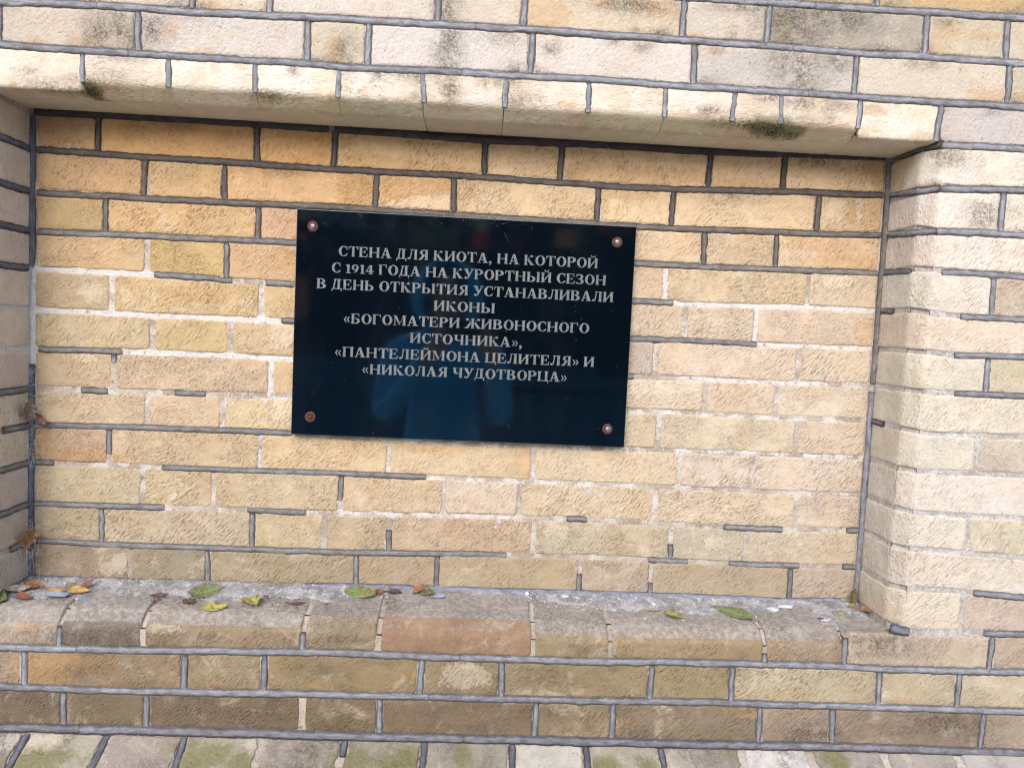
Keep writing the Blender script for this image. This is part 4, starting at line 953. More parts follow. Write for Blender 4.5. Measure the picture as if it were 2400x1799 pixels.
def line_mesh(text, xa, za, xb, zb):
    cap = 17.6; x = 0.0; items = []
    for i, ch in enumerate(text):
        if ch == ' ': x += .36; continue
        w, pcs = GL[ch]
        items.append((x, pcs)); x += w + .045
    tot = (x - .045); sx = (xb - xa) / tot
    V, Fc = [], []; cnt = 0
    for x0, pcs in items:
        for k, pc in enumerate(pcs):
            h = .12 + .012 * k
            strips = pc[1] if isinstance(pc, tuple) and pc[0] == 'strip' else [pc]
            for q in strips:
                n = len(q); b0 = len(V)
                P2 = []
                for (gx, gy) in q:
                    X = xa + (x0 + gx) * sx; Z = za + (zb - za) * (x0 + gx) / tot + gy * cap
                    P2.append((X, Z))
                ar = sum(P2[i][0] * P2[(i + 1) % n][1] - P2[(i + 1) % n][0] * P2[i][1] for i in range(n))
                if ar < 0: P2.reverse()
                for (X, Z) in P2: V.append((X, -16.0 - h, Z))
                for (X, Z) in P2: V.append((X, -15.9, Z))
                Fc.append(tuple(b0 + i for i in range(n)))
                for i in range(n):
                    j = (i + 1) % n
                    Fc.append((b0 + j, b0 + i, b0 + n + i, b0 + n + j))
    return V, Fc
for (s, xa, za, xb, zb) in TXT:
    V, Fc = line_mesh(s, xa, za, xb, zb)
    mesh_obj('inscription_line', Wm(V), Fc, LETTER, plaque, smooth=False)

RUST = simple_mat('corroded_washer', (0.10, 0.038, 0.034, 1), .75, .3, 300, .6, .0006, dark=(.45, .35, .35, 1))
STEEL = simple_mat('zinc_screw', (0.27, 0.27, 0.28, 1), .42, .5, 400, .45, .0004, metal=.6)
def lathe(prof, n=28):
    V, Fc = [], []
    m = len(prof)
    for i in range(n):
        a = 2 * math.pi * i / n
        for r, y in prof: V.append((r * math.cos(a), y, r * math.sin(a)))
    for i in range(n):
        for j in range(m - 1):
            k = (i + 1) % n
            Fc.append((i * m + j, i * m + j + 1, k * m + j + 1, k * m + j))
    Fc.append(tuple(i * m + m - 1 for i in range(n)))
    return np.array(V), Fc
for i, (sx, sz) in enumerate(SCR):
    V, Fc = lathe([(9.4, -15.8), (9.5, -17.6), (8.6, -18.6), (5.4, -18.8), (4.9, -17.4), (.5, -17.4)])
    V = V + np.array([sx, 0, sz]) + np.array([.25, .1, .25]) * rng.standard_normal(V.shape) * (.5, .3, .5)
    scr = mesh_obj('screw', Wm(V), Fc, RUST, plaque)
    r = 5.2 if i in (0, 1, 3) else 3.6
    V, Fc = lathe([(r, -17.0), (r, -19.6), (r * .8, -20.9), (r * .4, -21.4), (.3, -21.5)], 20)
    V = V + np.array([sx + (.6 if i == 3 else 0), 0, sz])
    hd = mesh_obj('screw_head', Wm(V), Fc, STEEL if i != 2 else RUST, scr)
    a = rng.uniform(-.9, .9); ca, sa = math.cos(a), math.sin(a)
    q = [(-r * .8, -.55), (r * .8, -.55), (r * .8, .55), (-r * .8, .55)]
    vv = [(sx + x * ca - z * sa, y, sz + x * sa + z * ca) for y in (-20.2, -21.75) for x, z in q]
    SL = simple_mat('screw_slot_dark', (.04, .03, .03, 1)) if i == 0 else SL  # plain dark colour for the strip drawn as the slot
    mesh_obj('screw_slot', Wm(vv), [(3, 2, 1, 0), (4, 5, 6, 7), (0, 1, 5, 4), (1, 2, 6, 5), (2, 3, 7, 6), (3, 0, 4, 7)], SL, scr, smooth=False)

# ------------------------------------------------------------------ sill debris
def sill_z(y): return 1.5 + .1365 * (y + 4)
DUST, nt, b = new_mat('sill_dust'); g = NT(nt)
geo = g.n('ShaderNodeNewGeometry'); Wp = geo.outputs['Position']
c = g.mix(g.ramp(g.noise(Wp, 28, 5, .65), .35, .65), (0.23, 0.225, 0.235, 1), (0.46, 0.465, 0.50, 1))
c = g.mix(g.ramp(g.noise(Wp, 75, 6, .72), .52, .68, 0, .8), c, (0.68, 0.68, 0.70, 1))
c = g.mix(g.ramp(g.noise(Wp, 380, 4, .7), .35, .6, .5, 0), c, (0.085, 0.07, 0.065, 1))
g.l(c, b.inputs['Base Color']); b.inputs['Roughness'].default_value = .97; b.inputs['Specular IOR Level'].default_value = .1
bp = g.n('ShaderNodeBump'); bp.inputs['Distance'].default_value = .004; g.l(g.math('ADD', g.noise(Wp, 160, 6, .7), g.math('MULTIPLY', g.noise(Wp, 800, 3, .6), .4)), bp.inputs['Height']); g.l(bp.outputs[0], b.inputs['Normal'])
xs_ = np.arange(1, WN - 1, 4.0); ts = np.linspace(0, 1, 14)
X, Tt = np.meshgrid(xs_, ts, indexing='ij')
amt = np.interp(X, [0, 60, 330, 520, 600, 900, 1050, 1250, 1527], [95, 82, 62, 46, 26, 26, 44, 62, 92])
reach = amt + 26 * fnoise(X / 60, 2.2) + 14 * fnoise(X / 16, 8.2)
Y = -2 - Tt * reach
Zs = sill_z(Y) + np.clip(1 - Tt, 0, 1) ** .8 * (4.2 + 3.5 * fnoise(X / 30, Y / 30, 4)) - 1.2 * (Tt > .97) + 1.1 * fnoise(X / 9, Y / 9, 2.7) * (1 - Tt)
V = np.stack([X, Y, Zs], -1).reshape(-1, 3)
o = mesh_obj('sill_dust', Wm(V), [tuple(reversed(f)) for f in grid_faces(len(xs_), 14)], DUST, None)
tag(o, 'grey and white mortar dust lying along the back of the niche ledge', kind='stuff')
m_ = o.modifiers.new('s', 'SOLIDIFY'); m_.thickness = .002; m_.offset = -1

def lump(c, r, sq=(1, 1, 1), seed=0.0, sub=1):
    t = (1 + 5 ** .5) / 2
    base = np.array([(-1, t, 0), (1, t, 0), (-1, -t, 0), (1, -t, 0), (0, -1, t), (0, 1, t), (0, -1, -t), (0, 1, -t), (t, 0, -1), (t, 0, 1), (-t, 0, -1), (-t, 0, 1)]) / 1.9
    fc = [(0, 11, 5), (0, 5, 1), (0, 1, 7), (0, 7, 10), (0, 10, 11), (1, 5, 9), (5, 11, 4), (11, 10, 2), (10, 7, 6), (7, 1, 8), (3, 9, 4), (3, 4, 2), (3, 2, 6), (3, 6, 8), (3, 8, 9), (4, 9, 5), (2, 4, 11), (6, 2, 10), (8, 6, 7), (9, 8, 1)]
    v = base * (1 + .35 * rng.standard_normal((12, 1))).clip(.5, 1.5) * np.array(sq) * r
    return v + np.array(c), fc
def lumps(n, fn, mat, name, label):
    Vs, Fs, k = [], [], 0
    for _ in range(n):
        c_, r, sq = fn()
        v, f = lump(c_, r, sq); Vs.append(v); Fs += [tuple(q + k for q in ff) for ff in f]; k += len(v)
    o = mesh_obj(name, Wm(np.vstack(Vs)), Fs, mat, None, smooth=False); tag(o, label, kind='stuff'); return o
WHITE = simple_mat('lime_grit_white', (0.66, 0.65, 0.64, 1), .95, .1, 300, .4, .0005)
GREY = simple_mat('grit_grey', (0.22, 0.20, 0.19, 1), .95, .1, 300, .5, .0005)
BROWN = simple_mat('leaf_crumbs_brown', (0.10, 0.055, 0.035, 1), .9, .1, 300, .5, .0005)
def gw():
    z = rng.random()
    x = rng.choice([rng.uniform(15, 540), rng.uniform(900, 1525), rng.uniform(10, 1525)], p=[.5, .35, .15])
    y = -4 - abs(rng.normal(0, 30)); y = max(y, -92)
    return (x, y, sill_z(y) + np.interp(y, [-60, -4], [0.2, 4.0])), rng.choice([.45, .7, 1.1, 1.8], p=[.5, .3, .15, .05]), (1, 1, .6)
lumps(2200, gw, WHITE, 'lime_grit', 'fine white lime crumbs scattered on the niche ledge')
lumps(500, gw, GREY, 'grey_grit', 'fine grey grit scattered among the white crumbs on the niche ledge')
def gb():
    cx, sd = [(315, 10), (257, 10), (130, 22), (40, 15), (440, 60), (1430, 20), (1500, 10), (656, 10)][rng.integers(8)]
    x = rng.normal(cx, sd); y = rng.uniform(-86, -40)
    return (x, y, sill_z(y) + 1.0), rng.uniform(.5, 1.6), (1.6, .8, .5)
lumps(380, gb, BROWN, 'leaf_crumbs', 'dark brown crumbled leaf bits on the left half of the niche ledge')

def leaf(A, B, width, col, label, curl=0.3, fold=.25, lift=1.5, serr=0.0, spots=0.0, roll=0.0, wavy=.10, up=(0, -.42, .9), petiole=0.0, cat='leaf', shape='oval', arch=0.0, name='fallen_leaf'):
    """leaf blade between base A and tip B (mm)"""
    A = np.array(A, float); B = np.array(B, float)
    d = B - A; L = np.linalg.norm(d); d /= L
    width *= 1.38; up = np.array(up, float); side = np.cross(up, d); side /= np.linalg.norm(side); n = np.cross(d, side)
    if roll:
        s2 = side * math.cos(roll) + n * math.sin(roll); n = np.cross(d, s2); side = s2
    nu, nv = 25, 9
    U, Vv = np.meshgrid(np.linspace(0, 1, nu), np.linspace(-1, 1, nv), indexing='ij')
    if shape == 'oval': wd = np.sin(np.pi * np.clip(U, 0, 1) ** .82) ** .8
    elif shape == 'round': wd = np.sqrt(np.clip(1 - (2 * U - 1) ** 2, 0, 1))
    elif shape == 'narrow': wd = np.sin(np.pi * U) ** 1.2
    else:           # lobed
        wd = np.sin(np.pi * U ** .9) ** .5 * (0.62 + .38 * np.abs(np.cos(U * 8.2)))
    wd = wd * width / 2 * (1 + serr * (np.mod(U * 13, 1) - .5))
    sd = rng.random() * 200
    bow = np.sin(np.pi * U) * arch * L + curl * L * .5 * (U - .5) ** 2 * 2
    h = bow + fold * np.abs(Vv) * wd + wavy * wd * 2 * fnoise(U * 3.2, Vv * 1.3 + sd, sd) * np.abs(Vv) ** .6 + 1.2 * fnoise(U * 2.5, sd, Vv)
    shrink = 1 / math.sqrt(1 + fold * fold)
    P = A + (U * L)[..., None] * d + (Vv * wd * shrink)[..., None] * side + h[..., None] * n
    P = P.reshape(-1, 3)
    if up[2] > .5:
        low = (P[:, 2] - sill_z(P[:, 1])).min(); P[:, 2] += (lift - low)
    o = mesh_obj(name, Wm(P), grid_faces(nu, nv), LEAF, None, origin=Wm(P.mean(0)))
    at = o.data.attributes.new('uvl', 'FLOAT_COLOR', 'POINT')
    at.data.foreach_set('color', np.stack([U.ravel(), Vv.ravel(), 0 * U.ravel(), 0 * U.ravel() + 1], 1).astype(np.float32).ravel())
    m = o.modifiers.new('thickness', 'SOLIDIFY'); m.thickness = .0005
    o.color = alb(tuple(v * .93 for v in col), .74); o['spots'] = float(spots)
    tag(o, label, cat, 'leaves fallen on the niche ledge')
    if petiole:
        c_ = P.reshape(nu, nv, 3)[:, nv // 2]; p0 = c_[0]; dd = c_[0] - c_[2]; dd /= np.linalg.norm(dd)
        ring = []
        for k in range(6):
            q = p0 + dd * (k - 1) * petiole / 5 + np.array([0, 0, .25 * k])
            for a in range(6):
                ang = a * math.pi / 3
                ring.append(q + side * .55 * math.cos(ang) + n * .55 * math.sin(ang))
        Fc = [(i * 6 + j, i * 6 + (j + 1) % 6, (i + 1) * 6 + (j + 1) % 6, (i + 1) * 6 + j) for i in range(5) for j in range(6)]
        Fc += [tuple(range(6)), tuple(30 + q for q in reversed(range(6)))]
        pt = mesh_obj('petiole', Wm(ring), Fc, LEAF, o); pt.color = alb((190, 185, 130), .78)
        at = pt.data.attributes.new('uvl', 'FLOAT_COLOR', 'POINT'); at.data.foreach_set('color', np.tile([.5, .5, 0, 1], 36).astype(np.float32))
    return o
G1 = (142, 152, 82)
leaf((349, -26, 0), (301, -62, 0), 27, (140, 150, 84), 'largest flat olive green toothed leaf on the left half of the ledge', curl=.4, fold=.22, serr=.10, petiole=10, lift=1.2)
leaf((1301, -88, 0), (1238, -34, 0), 19, (128, 148, 78), 'long toothed green leaf with pale stalk on the right half of the ledge', curl=.1, fold=.22, serr=.12, petiole=9, lift=1.5)
leaf((567, -20, 0), (627, -42, 0), 21, (132, 158, 74), 'bright green toothed leaf left of centre under an orange curled leaf', curl=.1, fold=.15, serr=.10, petiole=0)
leaf((597, -24, 0), (627, -34, 0), 13, (222, 140, 40), 'small orange curled leaf lying on the bright green leaf', curl=.9, fold=.5, lift=5, arch=.12)
leaf((622, -30, 0), (637, -22, 0), 11, (160, 78, 48), 'tiny red brown leaf scrap beside the orange curled leaf', curl=.8, fold=.6, lift=2)
leaf((628, -8, 0), (652, -18, 0), 14, (158, 145, 138), 'dry grey brown curled leaf right of the orange curled leaf', curl=1.0, fold=.8, arch=.15, lift=2)
leaf((646, -20, 0), (672, -22, 0), 9, (92, 62, 72), 'dark purple brown crumpled leaf touching the dry grey one', curl=.9, fold=.9, arch=.2, wavy=.5)
leaf((690, -20, 0), (720, -8, 4), 17, (186, 112, 62), 'rusty orange curled leaf against the wall near the middle of the ledge', curl=.9, fold=.9, arch=.25, lift=2, spots=.6)
leaf((704, -26, 0), (732, -16, 0), 15, (120, 128, 60), 'dark green curled leaf in front of the rusty orange one', curl=.8, fold=.7, arch=.2, lift=2, spots=.5)
leaf((906, -20, 0), (914, -29, 0), 6, (110, 140, 55), 'tiny green leaf scrap on the ledge right of the middle', curl=.2, fold=.2)
leaf((340, -101, 0), (381, -89, 0), 15, (214, 200, 62), 'yellow leaf with brown spots near the front edge of the ledge', curl=.5, fold=.35, spots=.9, petiole=8)
leaf((411, -56, 0), (431, -90, 0), 20, (196, 196, 70), 'yellow green speckled leaf standing folded beside the yellow leaf', curl=.3, fold=.55, spots=.7, lift=2)
leaf((396, -70, 0), (412, -62, 0), 9, (200, 160, 40), 'small orange yellow leaf behind the folded yellow green leaf', curl=.6, fold=.5, lift=2)
leaf((477, -76, 0), (508, -67, 0), 6, (116, 60, 50), 'narrow dark red leaf lying left of the chipped ledge brick', curl=.3, fold=.5, shape='narrow')
leaf((240, -72, 0), (268, -56, 0), 8, (118, 78, 66), 'narrow dry brown leaf left of the largest green leaf', curl=.6, fold=.6, shape='narrow', lift=3)
leaf((300, -80, 0), (322, -76, 0), 9, (96, 64, 50), 'dark brown crumpled leaf in front of the largest green leaf', curl=.7, fold=.8, wavy=.6)
leaf((10, -28, 0), (50, -44, 0), 12, (208, 138, 52), 'orange arched leaf close to the left corner of the niche', curl=.9, fold=.6, arch=.22, lift=3)
leaf((60, -56, 0), (94, -60, 0), 10, (216, 168, 52), 'yellow curled leaf, left one of the yellow pile', curl=.8, fold=.7, arch=.05, lift=2)
leaf((88, -52, 0), (106, -34, 0), 14, (172, 150, 118), 'tan dry leaf at the back of the yellow pile', curl=.5, fold=.6, lift=3)
leaf((98, -60, 0), (134, -54, 0), 15, (224, 172, 44), 'bright yellow curled leaf at the front of the yellow pile', curl=.9, fold=.8, arch=.1, lift=3)
leaf((116, -48, 0), (130, -34, 12), 12, (172, 84, 62), 'red brown leaf tip sticking up out of the yellow pile', curl=.5, fold=.7, lift=5)
leaf((-3, -70, 0), (32, -52, 0), 13, (196, 178, 162), 'pale grey dried leaf in the left corner of the ledge', curl=.9, fold=.7, lift=3, wavy=.5)
leaf((24, -56, 0), (42, -44, 0), 11, (150, 88, 66), 'brown curled leaf behind the rust brown rolled leaf', curl=.9, fold=.8, lift=3)
leaf((22, -80, 0), (52, -84, 0), 14, (158, 72, 42), 'rust brown rolled leaf in the left corner of the ledge', curl=1.2, fold=1.0, arch=.2, lift=2)
leaf((-12, -90, 0), (14, -92, 0), 24, (112, 128, 44), 'green leaf cut by the left edge of the photo', curl=.4, fold=.4, lift=2)
leaf((1146, -66, 0), (1172, -84, 0), 16, (160, 160, 58), 'green and yellow folded leaf between the centre and the long green leaf', curl=.8, fold=.7, arch=.15, spots=.8, lift=2)
leaf((1278, -50, 0), (1296, -57, 0), 8, (126, 132, 74), 'small dull green leaf tucked behind the long toothed one', curl=.3, fold=.2, lift=3)
leaf((1457, -52, 0), (1485, -52, 0), 11, (170, 172, 128), 'pale green oval leaf lying flat near the right corner', curl=.2, fold=.1, shape='round', lift=2)
leaf((1514, -40, 0), (1541, -36, 0), 25, (214, 142, 92), 'orange brown crumpled leaf in the right corner of the ledge', curl=.9, fold=.7, wavy=.9, shape='lobed', arch=.2, lift=2)
leaf((1513, -12, 3), (1516, -8, 34), 12, (112, 100, 46), 'dark olive brown leaf standing upright in the right corner', curl=.5, fold=.5, up=(0, -1, 0))
leaf((1500, -26, 3), (1514, -16, 6), 9, (192, 176, 70), 'small yellow leaf at the foot of the upright olive leaf', curl=.5, fold=.5, lift=3)
leaf((1420, -70, 0), (1432, -76, 0), 6, (120, 60, 62), 'tiny dark red leaf scrap in front of the pale oval leaf', curl=.5, fold=.5)
l1 = leaf((5, -13, 66), (12, -40, 100), 30, (206, 138, 58), 'orange lobed leaf caught in the left corner of the niche above the ledge', curl=.3, fold=.3, wavy=.4, shape='lobed', up=(.8, -.6, 0))
l2 = leaf((6, -12, 292), (9, -40, 326), 26, (176, 146, 128), 'dry tan brown crumpled leaf hanging in the left corner beside the plaque', curl=.6, fold=.5, wavy=.8, shape='lobed', up=(.75, -.65, 0))
l3 = leaf((10, -10, 300), (34, -8, 281), 13, (160, 102, 86), 'small red brown curl hanging beside the dry tan leaf', curl=.8, fold=.7, wavy=.6, up=(.3, -.95, 0))
for q in (l1, l2, l3): q['group'] = 'leaves hanging in the left corner'
# chips and twig
CHIP = simple_mat('mortar_chip', (0.3, 0.3, 0.3, 1), .9, .15, 200, .4, .001, objcol=True)
def chip(c_, r, sq, col, label, name='mortar_chip'):
    v, f = lump((c_[0], c_[1], sill_z(c_[1]) + r * sq[2] * .7 + 1.5), r, sq)
    o = mesh_obj(name, Wm(v), f, CHIP, None, smooth=False); o.color = alb(col, .8)
    m = o.modifiers.new('b', 'SUBSURF'); m.levels = 1; m.render_levels = 2; m.subdivision_type = 'SIMPLE'
    tag(o, label, 'mortar chip' if name == 'mortar_chip' else 'twig', 'bits of mortar on the niche ledge'); return o
chip((90, -72), 19, (1, .4, .3), (148, 152, 162), 'long flat grey mortar chip in front of the yellow leaf pile')
chip((138, -80), 15, (1, .4, .28), (140, 144, 150), 'flat grey mortar chip right of the yellow leaf pile')
chip((738, -33), 11, (1, .55, .28), (158, 166, 178), 'blue grey mortar flake in front of the dark green curled leaf')
chip((1348, -47), 11, (1, .7, .35), (206, 208, 204), 'white mortar lump, largest on the right half of the ledge')
chip((1374, -34), 14, (1, .4, .3), (214, 216, 220), 'long white mortar crumb behind the largest white lump')
chip((969, -17), 7, (1, .6, .4), (220, 222, 224), 'white mortar crumb against the wall right of the tiny green scrap')
chip((899, -15), 4.5, (1, .7, .8), (228, 230, 232), 'small white mortar crumb left of the tiny green scrap')
chip((1130, -40), 6, (1, .9, .6), (224, 226, 230), 'round white mortar crumb above the tan twig')
chip((1432, -78), 6, (1.2, .4, .3), (205, 205, 208), 'thin white mortar crumb beside the tiny dark red scrap')
chip((1125, -58), 11, (1, .26, .22), (176, 152, 132), 'short tan twig lying in front of the round white crumb', name='twig')
# moss tufts on the lintel edge
Vs, Fs, k = [], [], 0
MOSS = simple_mat('moss', (0.055, 0.05, 0.014, 1), .95, .1, 260, .6, .0, dark=(.4, .4, .3, 1))
for (cx, cz, sx, sz, n) in ((159, 834, 6, 5, 150), (1232, 838, 12, 4, 110), (1262, 835, 14, 5, 240), (1290, 832, 12, 3, 90), (1215, 842, 8, 3, 40)):
    for _ in range(n):
        x = rng.normal(cx, sx); z = min(846, max(824, rng.normal(cz, sz)))
        y = -100 - (z - 825.5) / 18.5 * 30 - .2
        v, f = lump((x, y, z), rng.uniform(.3, 1.05), (1, .5, 1)); Vs.append(v); Fs += [tuple(q + k for q in ff) for ff in f]; k += 12
o = mesh_obj('moss', Wm(np.vstack(Vs)), Fs, MOSS, None); tag(o, 'dark green moss tufts growing on the underside edge of the lintel bricks', kind='stuff')
# cobwebs in the left corner and round the plaque
Vs, Fs, k = [], [], 0
def strand(a, b, r=.16):
    global k
    a = np.array(a, float); b = np.array(b, float); d = b - a; d /= np.linalg.norm(d); u = np.cross(d, [.3, .9, .2]); u /= np.linalg.norm(u); w = np.cross(d, u)
    n = 5
    for i in range(n):
        p = a + (b - a) * i / (n - 1) + np.array([0, 0, -1]) * math.sin(math.pi * i / (n - 1)) * .06 * np.linalg.norm(b - a)
        for q in range(3):
            an = q * 2.094; Vs.append(p + (u * math.cos(an) + w * math.sin(an)) * r)
    for i in range(n - 1):
        for q in range(3): Fs.append((k + i * 3 + q, k + i * 3 + (q + 1) % 3, k + (i + 1) * 3 + (q + 1) % 3, k + (i + 1) * 3 + q))
    k += n * 3
for _ in range(170):
    z = rng.choice([rng.normal(250, 30), rng.normal(320, 50), rng.uniform(20, 420), rng.normal(60, 20)])
    a = (rng.uniform(0, 26), rng.uniform(-30, -1), z); b = (rng.uniform(0, 30), rng.uniform(-30, -1), z + rng.normal(0, 16))
    if np.linalg.norm(np.array(a) - np.array(b)) > 3: strand(a, b, rng.uniform(.08, .2))
for _ in range(40):
    x = rng.normal(815, 40); a = (x, -6, 683 + rng.uniform(0, 4)); b = (x + rng.normal(0, 14), -17, 676 + rng.normal(0, 6)); strand(a, b, .09)
for _ in range(60):
    x = rng.uniform(470, 1060); a = (x, -2, rng.uniform(274, 282)); b = (x + rng.normal(0, 12), -14, 282); strand(a, b, .12)
WEB = simple_mat('cobweb', (0.6, 0.6, 0.6, 1), .8, .2)
o = mesh_obj('cobweb', Wm(np.array(Vs)), Fs, WEB, None); tag(o, 'dusty grey cobweb strands in the left corner of the niche', kind='stuff')

# ------------------------------------------------------------------ the place behind the viewer, seen mirrored in the plaque
GROUND = simple_mat('paving', (0.38, 0.37, 0.36, 1), .9, .2, 3, .4, .003)
gv = [(-30, -30, 0), (30, -30, 0), (30, 30, 0), (-30, 30, 0)]
o = mesh_obj('ground', gv, [(0, 1, 2, 3)], GROUND, None, smooth=False, origin=(0, 0, 0)); o['kind'] = 'structure'
STONE = simple_mat('parapet_stone', (0.05, 0.125, 0.19, 1), .9, .2, 6, .5, .004)
par = empty('stone_parapet', (-.5, -6.2, 0)); tag(par, 'low grey stone parapet with a thick coping behind the viewer', 'parapet')
box_mesh('coping', [(-4.0, .62, -6.5, -6.0, .90, 1.146), ], STONE, par, .012)
box_mesh('coping', [(.95, 4.5, -6.5, -6.0, .953, 1.066)], STONE, par, .012)
box_mesh('pedestal_block', [(1.157, 1.96, -6.45, -6.05, 1.068, 1.15)], STONE, par, .01)
box_mesh('parapet_wall', [(-4.0, 4.5, -6.42, -6.12, 0, .898)], STONE, par)
box_mesh('parapet_pier', [(.62, .95, -6.5, -6.3, .90, .95)], STONE, par)
DARK = simple_mat('dark_stained_boards', (0.018, 0.02, 0.028, 1), .8, .2, 4, .4, .002)
st_ = empty('souvenir_stall', (.6, -7.6, 0)); tag(st_, 'dark boarded souvenir stall behind the viewer', 'stall')
for i in range(14): box_mesh('board', [(-2.6 + i * .5, -2.12 + i * .5, -7.12, -7.06, .05, 3.0)], DARK, st_)
box_mesh('canopy', [(-2.8, 4.6, -7.9, -7.02, 3.05, 3.12)], DARK, st_)
box_mesh('back_panel', [(-2.6, 4.4, -7.2, -7.14, .05, 3.0)], DARK, st_)
box_mesh('side_wall', [(-2.68, -2.62, -7.9, -7.05, 0, 3.04)], DARK, st_); box_mesh('side_wall', [(4.42, 4.48, -7.9, -7.05, 0, 3.04)], DARK, st_)
PIC = simple_mat('painted_panel', (1, 1, 1, 1), .6, .3, 5, .6, .0, objcol=True, dark=(.35, .3, .3, 1))
pics = [('orange framed picture high on the left of the stall', -1.19, -1.04, 1.567, 1.671, (230, 140, 60)), ('small rust picture left', -1.184, -1.096, 1.34, 1.439, (200, 90, 50)),
        ('first teal strip', -.715, -.578, 1.502, 1.674, (60, 100, 125)), ('second teal strip', -.277, -.166, 1.51, 1.675, (55, 95, 115)),
        ('wide dull green landscape picture', -.005, .552, 1.338, 1.568, (70, 90, 70)), ('tall red banner', .68, .854, 1.354, 1.555, (170, 40, 40)),
        ('pale label over the red banner', .716, .844, 1.562, 1.664, (190, 190, 160)), ('dark red panel', 1.037, 1.237, 1.323, 1.468, (90, 20, 35)),
        ('orange picture on the right', 1.574, 1.807, 1.421, 1.61, (200, 120, 55)), ('brown slanting board at the right', 2.021, 2.389, 1.579, 1.665, (120, 60, 45)),
        ('long rust red hanging cloth at the left', -1.189, -1.064, .525, .965, (210, 100, 65))]
for lb, x0, x1, z0, z1, col in pics:
    o = box_mesh('picture', [(x0, x1, -7.04, -7.0, z0 + 1, z1 + 1)], PIC, None); o.color = alb((min(255, col[0] * 1.1), col[1] * .9, col[2] * .75), 1.9)
    tag(o, lb + (' on the stall' if 'stall' not in lb else ''), 'picture', 'pictures hung on the stall')
# the photographer, in a blue hooded jacket, holding the phone (mirrored in the plaque)
def skin_mesh(verts, edges, radii):
    me = bpy.data.meshes.new('tmp'); me.from_pydata(verts, edges, []); me.update()
    o = bpy.data.objects.new('tmp', me); COL.objects.link(o)
    m = o.modifiers.new('skin', 'SKIN'); m.use_smooth_shade = True
    sv = me.skin_vertices[0] if me.skin_vertices else None
    if sv is None:
        bpy.context.view_layer.update(); sv = me.skin_vertices[0]
    for i, r in enumerate(radii): sv.data[i].radius = (r, r) if not isinstance(r, tuple) else r
    sv.data[0].use_root = True
    s = o.modifiers.new('sub', 'SUBSURF'); s.levels = 2; s.render_levels = 2
    dg = bpy.context.evaluated_depsgraph_get(); ev = o.evaluated_get(dg)
    out = bpy.data.meshes.new_from_object(ev)
    bpy.data.objects.remove(o); bpy.data.meshes.remove(me)
    return out
PXc, PYc = .655, -1.80
vs, es, rs = [], [], []
def nd(x, y, z, r, par=None):
    vs.append((PXc + x, PYc + y, z)); rs.append(r)
    if par is not None: es.append((par, len(vs) - 1))
    return len(vs) - 1
pel = nd(0, 0, .95, (.165, .12)); wst = nd(0, 0, 1.10, (.155, .115), pel); che = nd(0, .0, 1.28, (.175, .125), wst); up_ = nd(0, -.01, 1.40, (.13, .09), che)
nk = nd(0, .01, 1.47, .058, up_); jaw = nd(0, .045, 1.545, (.07, .075), nk); sk = nd(0, .025, 1.63, (.082, .098), jaw); cr = nd(0, .01, 1.70, (.055, .07), sk)
nose = nd(0, .135, 1.60, .013, sk)
for s in (-1, 1):
    hip = nd(s * .10, 0, .86, .095, pel); kn = nd(s * .12, .02, .48, .062, hip); an = nd(s * .12, -.01, .10, .045, kn); toe = nd(s * .14, .14, .045, .038, an)
    sh = nd(s * .205, -.01, 1.385, .068, up_); el = nd(s * .235, .10, 1.12, .052, sh)
    hx = (.735 - PXc) + s * .088; wr = nd(hx + s * .02, .335, 1.40, .034, el); pm = nd(hx + s * .012, .365, 1.445, .030, wr)
    for k in range(4):
        a = nd(hx + s * .002, .382, 1.415 + k * .020, .0085, pm); b_ = nd(hx - s * .022, .408, 1.418 + k * .021, .0078, a); c_ = nd(hx - s * .040 + s * .004 * k, .402, 1.42 + k * .021, .007, b_)
    a = nd(hx - s * .012, .358, 1.425, .011, pm); b_ = nd(hx - s * .036, .372, 1.438, .009, a)
me = skin_mesh(vs, es, rs)
person = bpy.data.objects.new('person', me)
COL.objects.link(person)
JACK = simple_mat('blue_jacket', (0.06, 0.44, 0.78, 1), .8, .2, 18, .4, .004)
SKINM = simple_mat('skin', (0.48, 0.27, 0.19, 1), .5, .4, 30, .15)
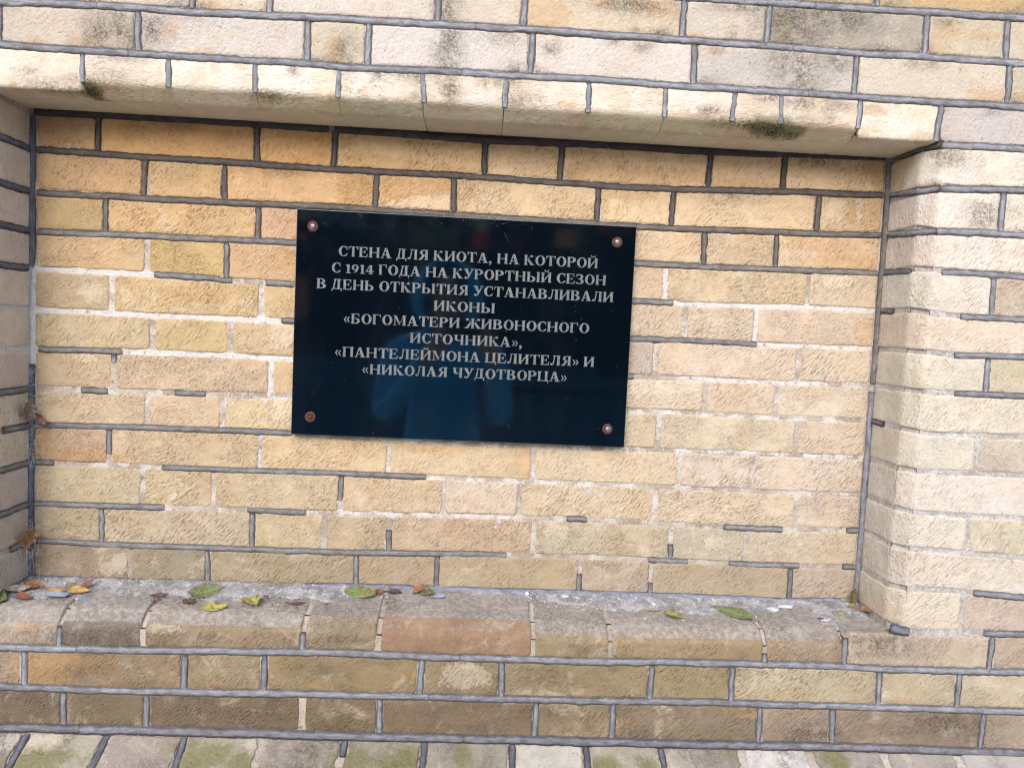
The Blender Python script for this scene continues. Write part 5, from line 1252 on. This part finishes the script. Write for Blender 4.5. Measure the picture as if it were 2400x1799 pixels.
TROU = simple_mat('dark_trousers', (0.02, 0.025, 0.045, 1), .85, .2, 30, .4, .003)
SHOE = simple_mat('dark_shoes', (0.02, 0.018, 0.016, 1), .5, .4, 30, .3)
for m in (JACK, SKINM, TROU, SHOE): me.materials.append(m)
for p in me.polygons:
    c_ = p.center
    if c_.z < .12: p.material_index = 3
    elif c_.z < .86: p.material_index = 2
    elif c_.z > 1.475 and abs(c_.x - PXc) < .12 and c_.y < PYc + .2: p.material_index = 1
    elif c_.y > PYc + .335: p.material_index = 1
    else: p.material_index = 0
    p.use_smooth = True
tag(person, 'person in a blue hooded jacket holding up a phone, mirrored in the plaque', 'person')
# hood, eyes, mouth
V, Fc = [], []
nu, nv = 16, 12
for i in range(nu + 1):
    a = rad(40) + (2 * math.pi - rad(80)) * i / nu          # open towards the wall
    for j in range(nv + 1):
        ph = -1.15 + 2.6 * j / nv
        r = .128 * math.cos(min(ph, 1.5)) + .010
        V.append((PXc + r * math.sin(a), PYc + .005 + r * 1.12 * math.cos(a), 1.61 + .145 * math.sin(ph)))
for i in range(nu):
    for j in range(nv): Fc.append((i * (nv + 1) + j, (i + 1) * (nv + 1) + j, (i + 1) * (nv + 1) + j + 1, i * (nv + 1) + j + 1))
hood = mesh_obj('hood', V, Fc, JACK, person); hm = hood.modifiers.new('s', 'SOLIDIFY'); hm.thickness = .008
EYE = simple_mat('eye', (.04, .03, .03, 1), .2)
LIP = simple_mat('lips', (.35, .12, .11, 1), .5)
for s in (-1, 1):
    v, f = lump((0, 0, 0), .011, (1, .6, .6)); mesh_obj('eye', v + np.array([PXc + s * .032, PYc + .112, 1.622]), f, EYE, person)
v, f = lump((0, 0, 0), .02, (1, .3, .3)); mesh_obj('mouth', v + np.array([PXc, PYc + .112, 1.555]), f, LIP, person)
PH = simple_mat('phone_case', (.02, .02, .025, 1), .3)
ph = box_mesh('phone', [(.654, .816, -1.412, -1.403, 1.443, 1.520)], PH, None, .003); tag(ph, 'dark mobile phone held up sideways by the person in the blue jacket', 'phone')
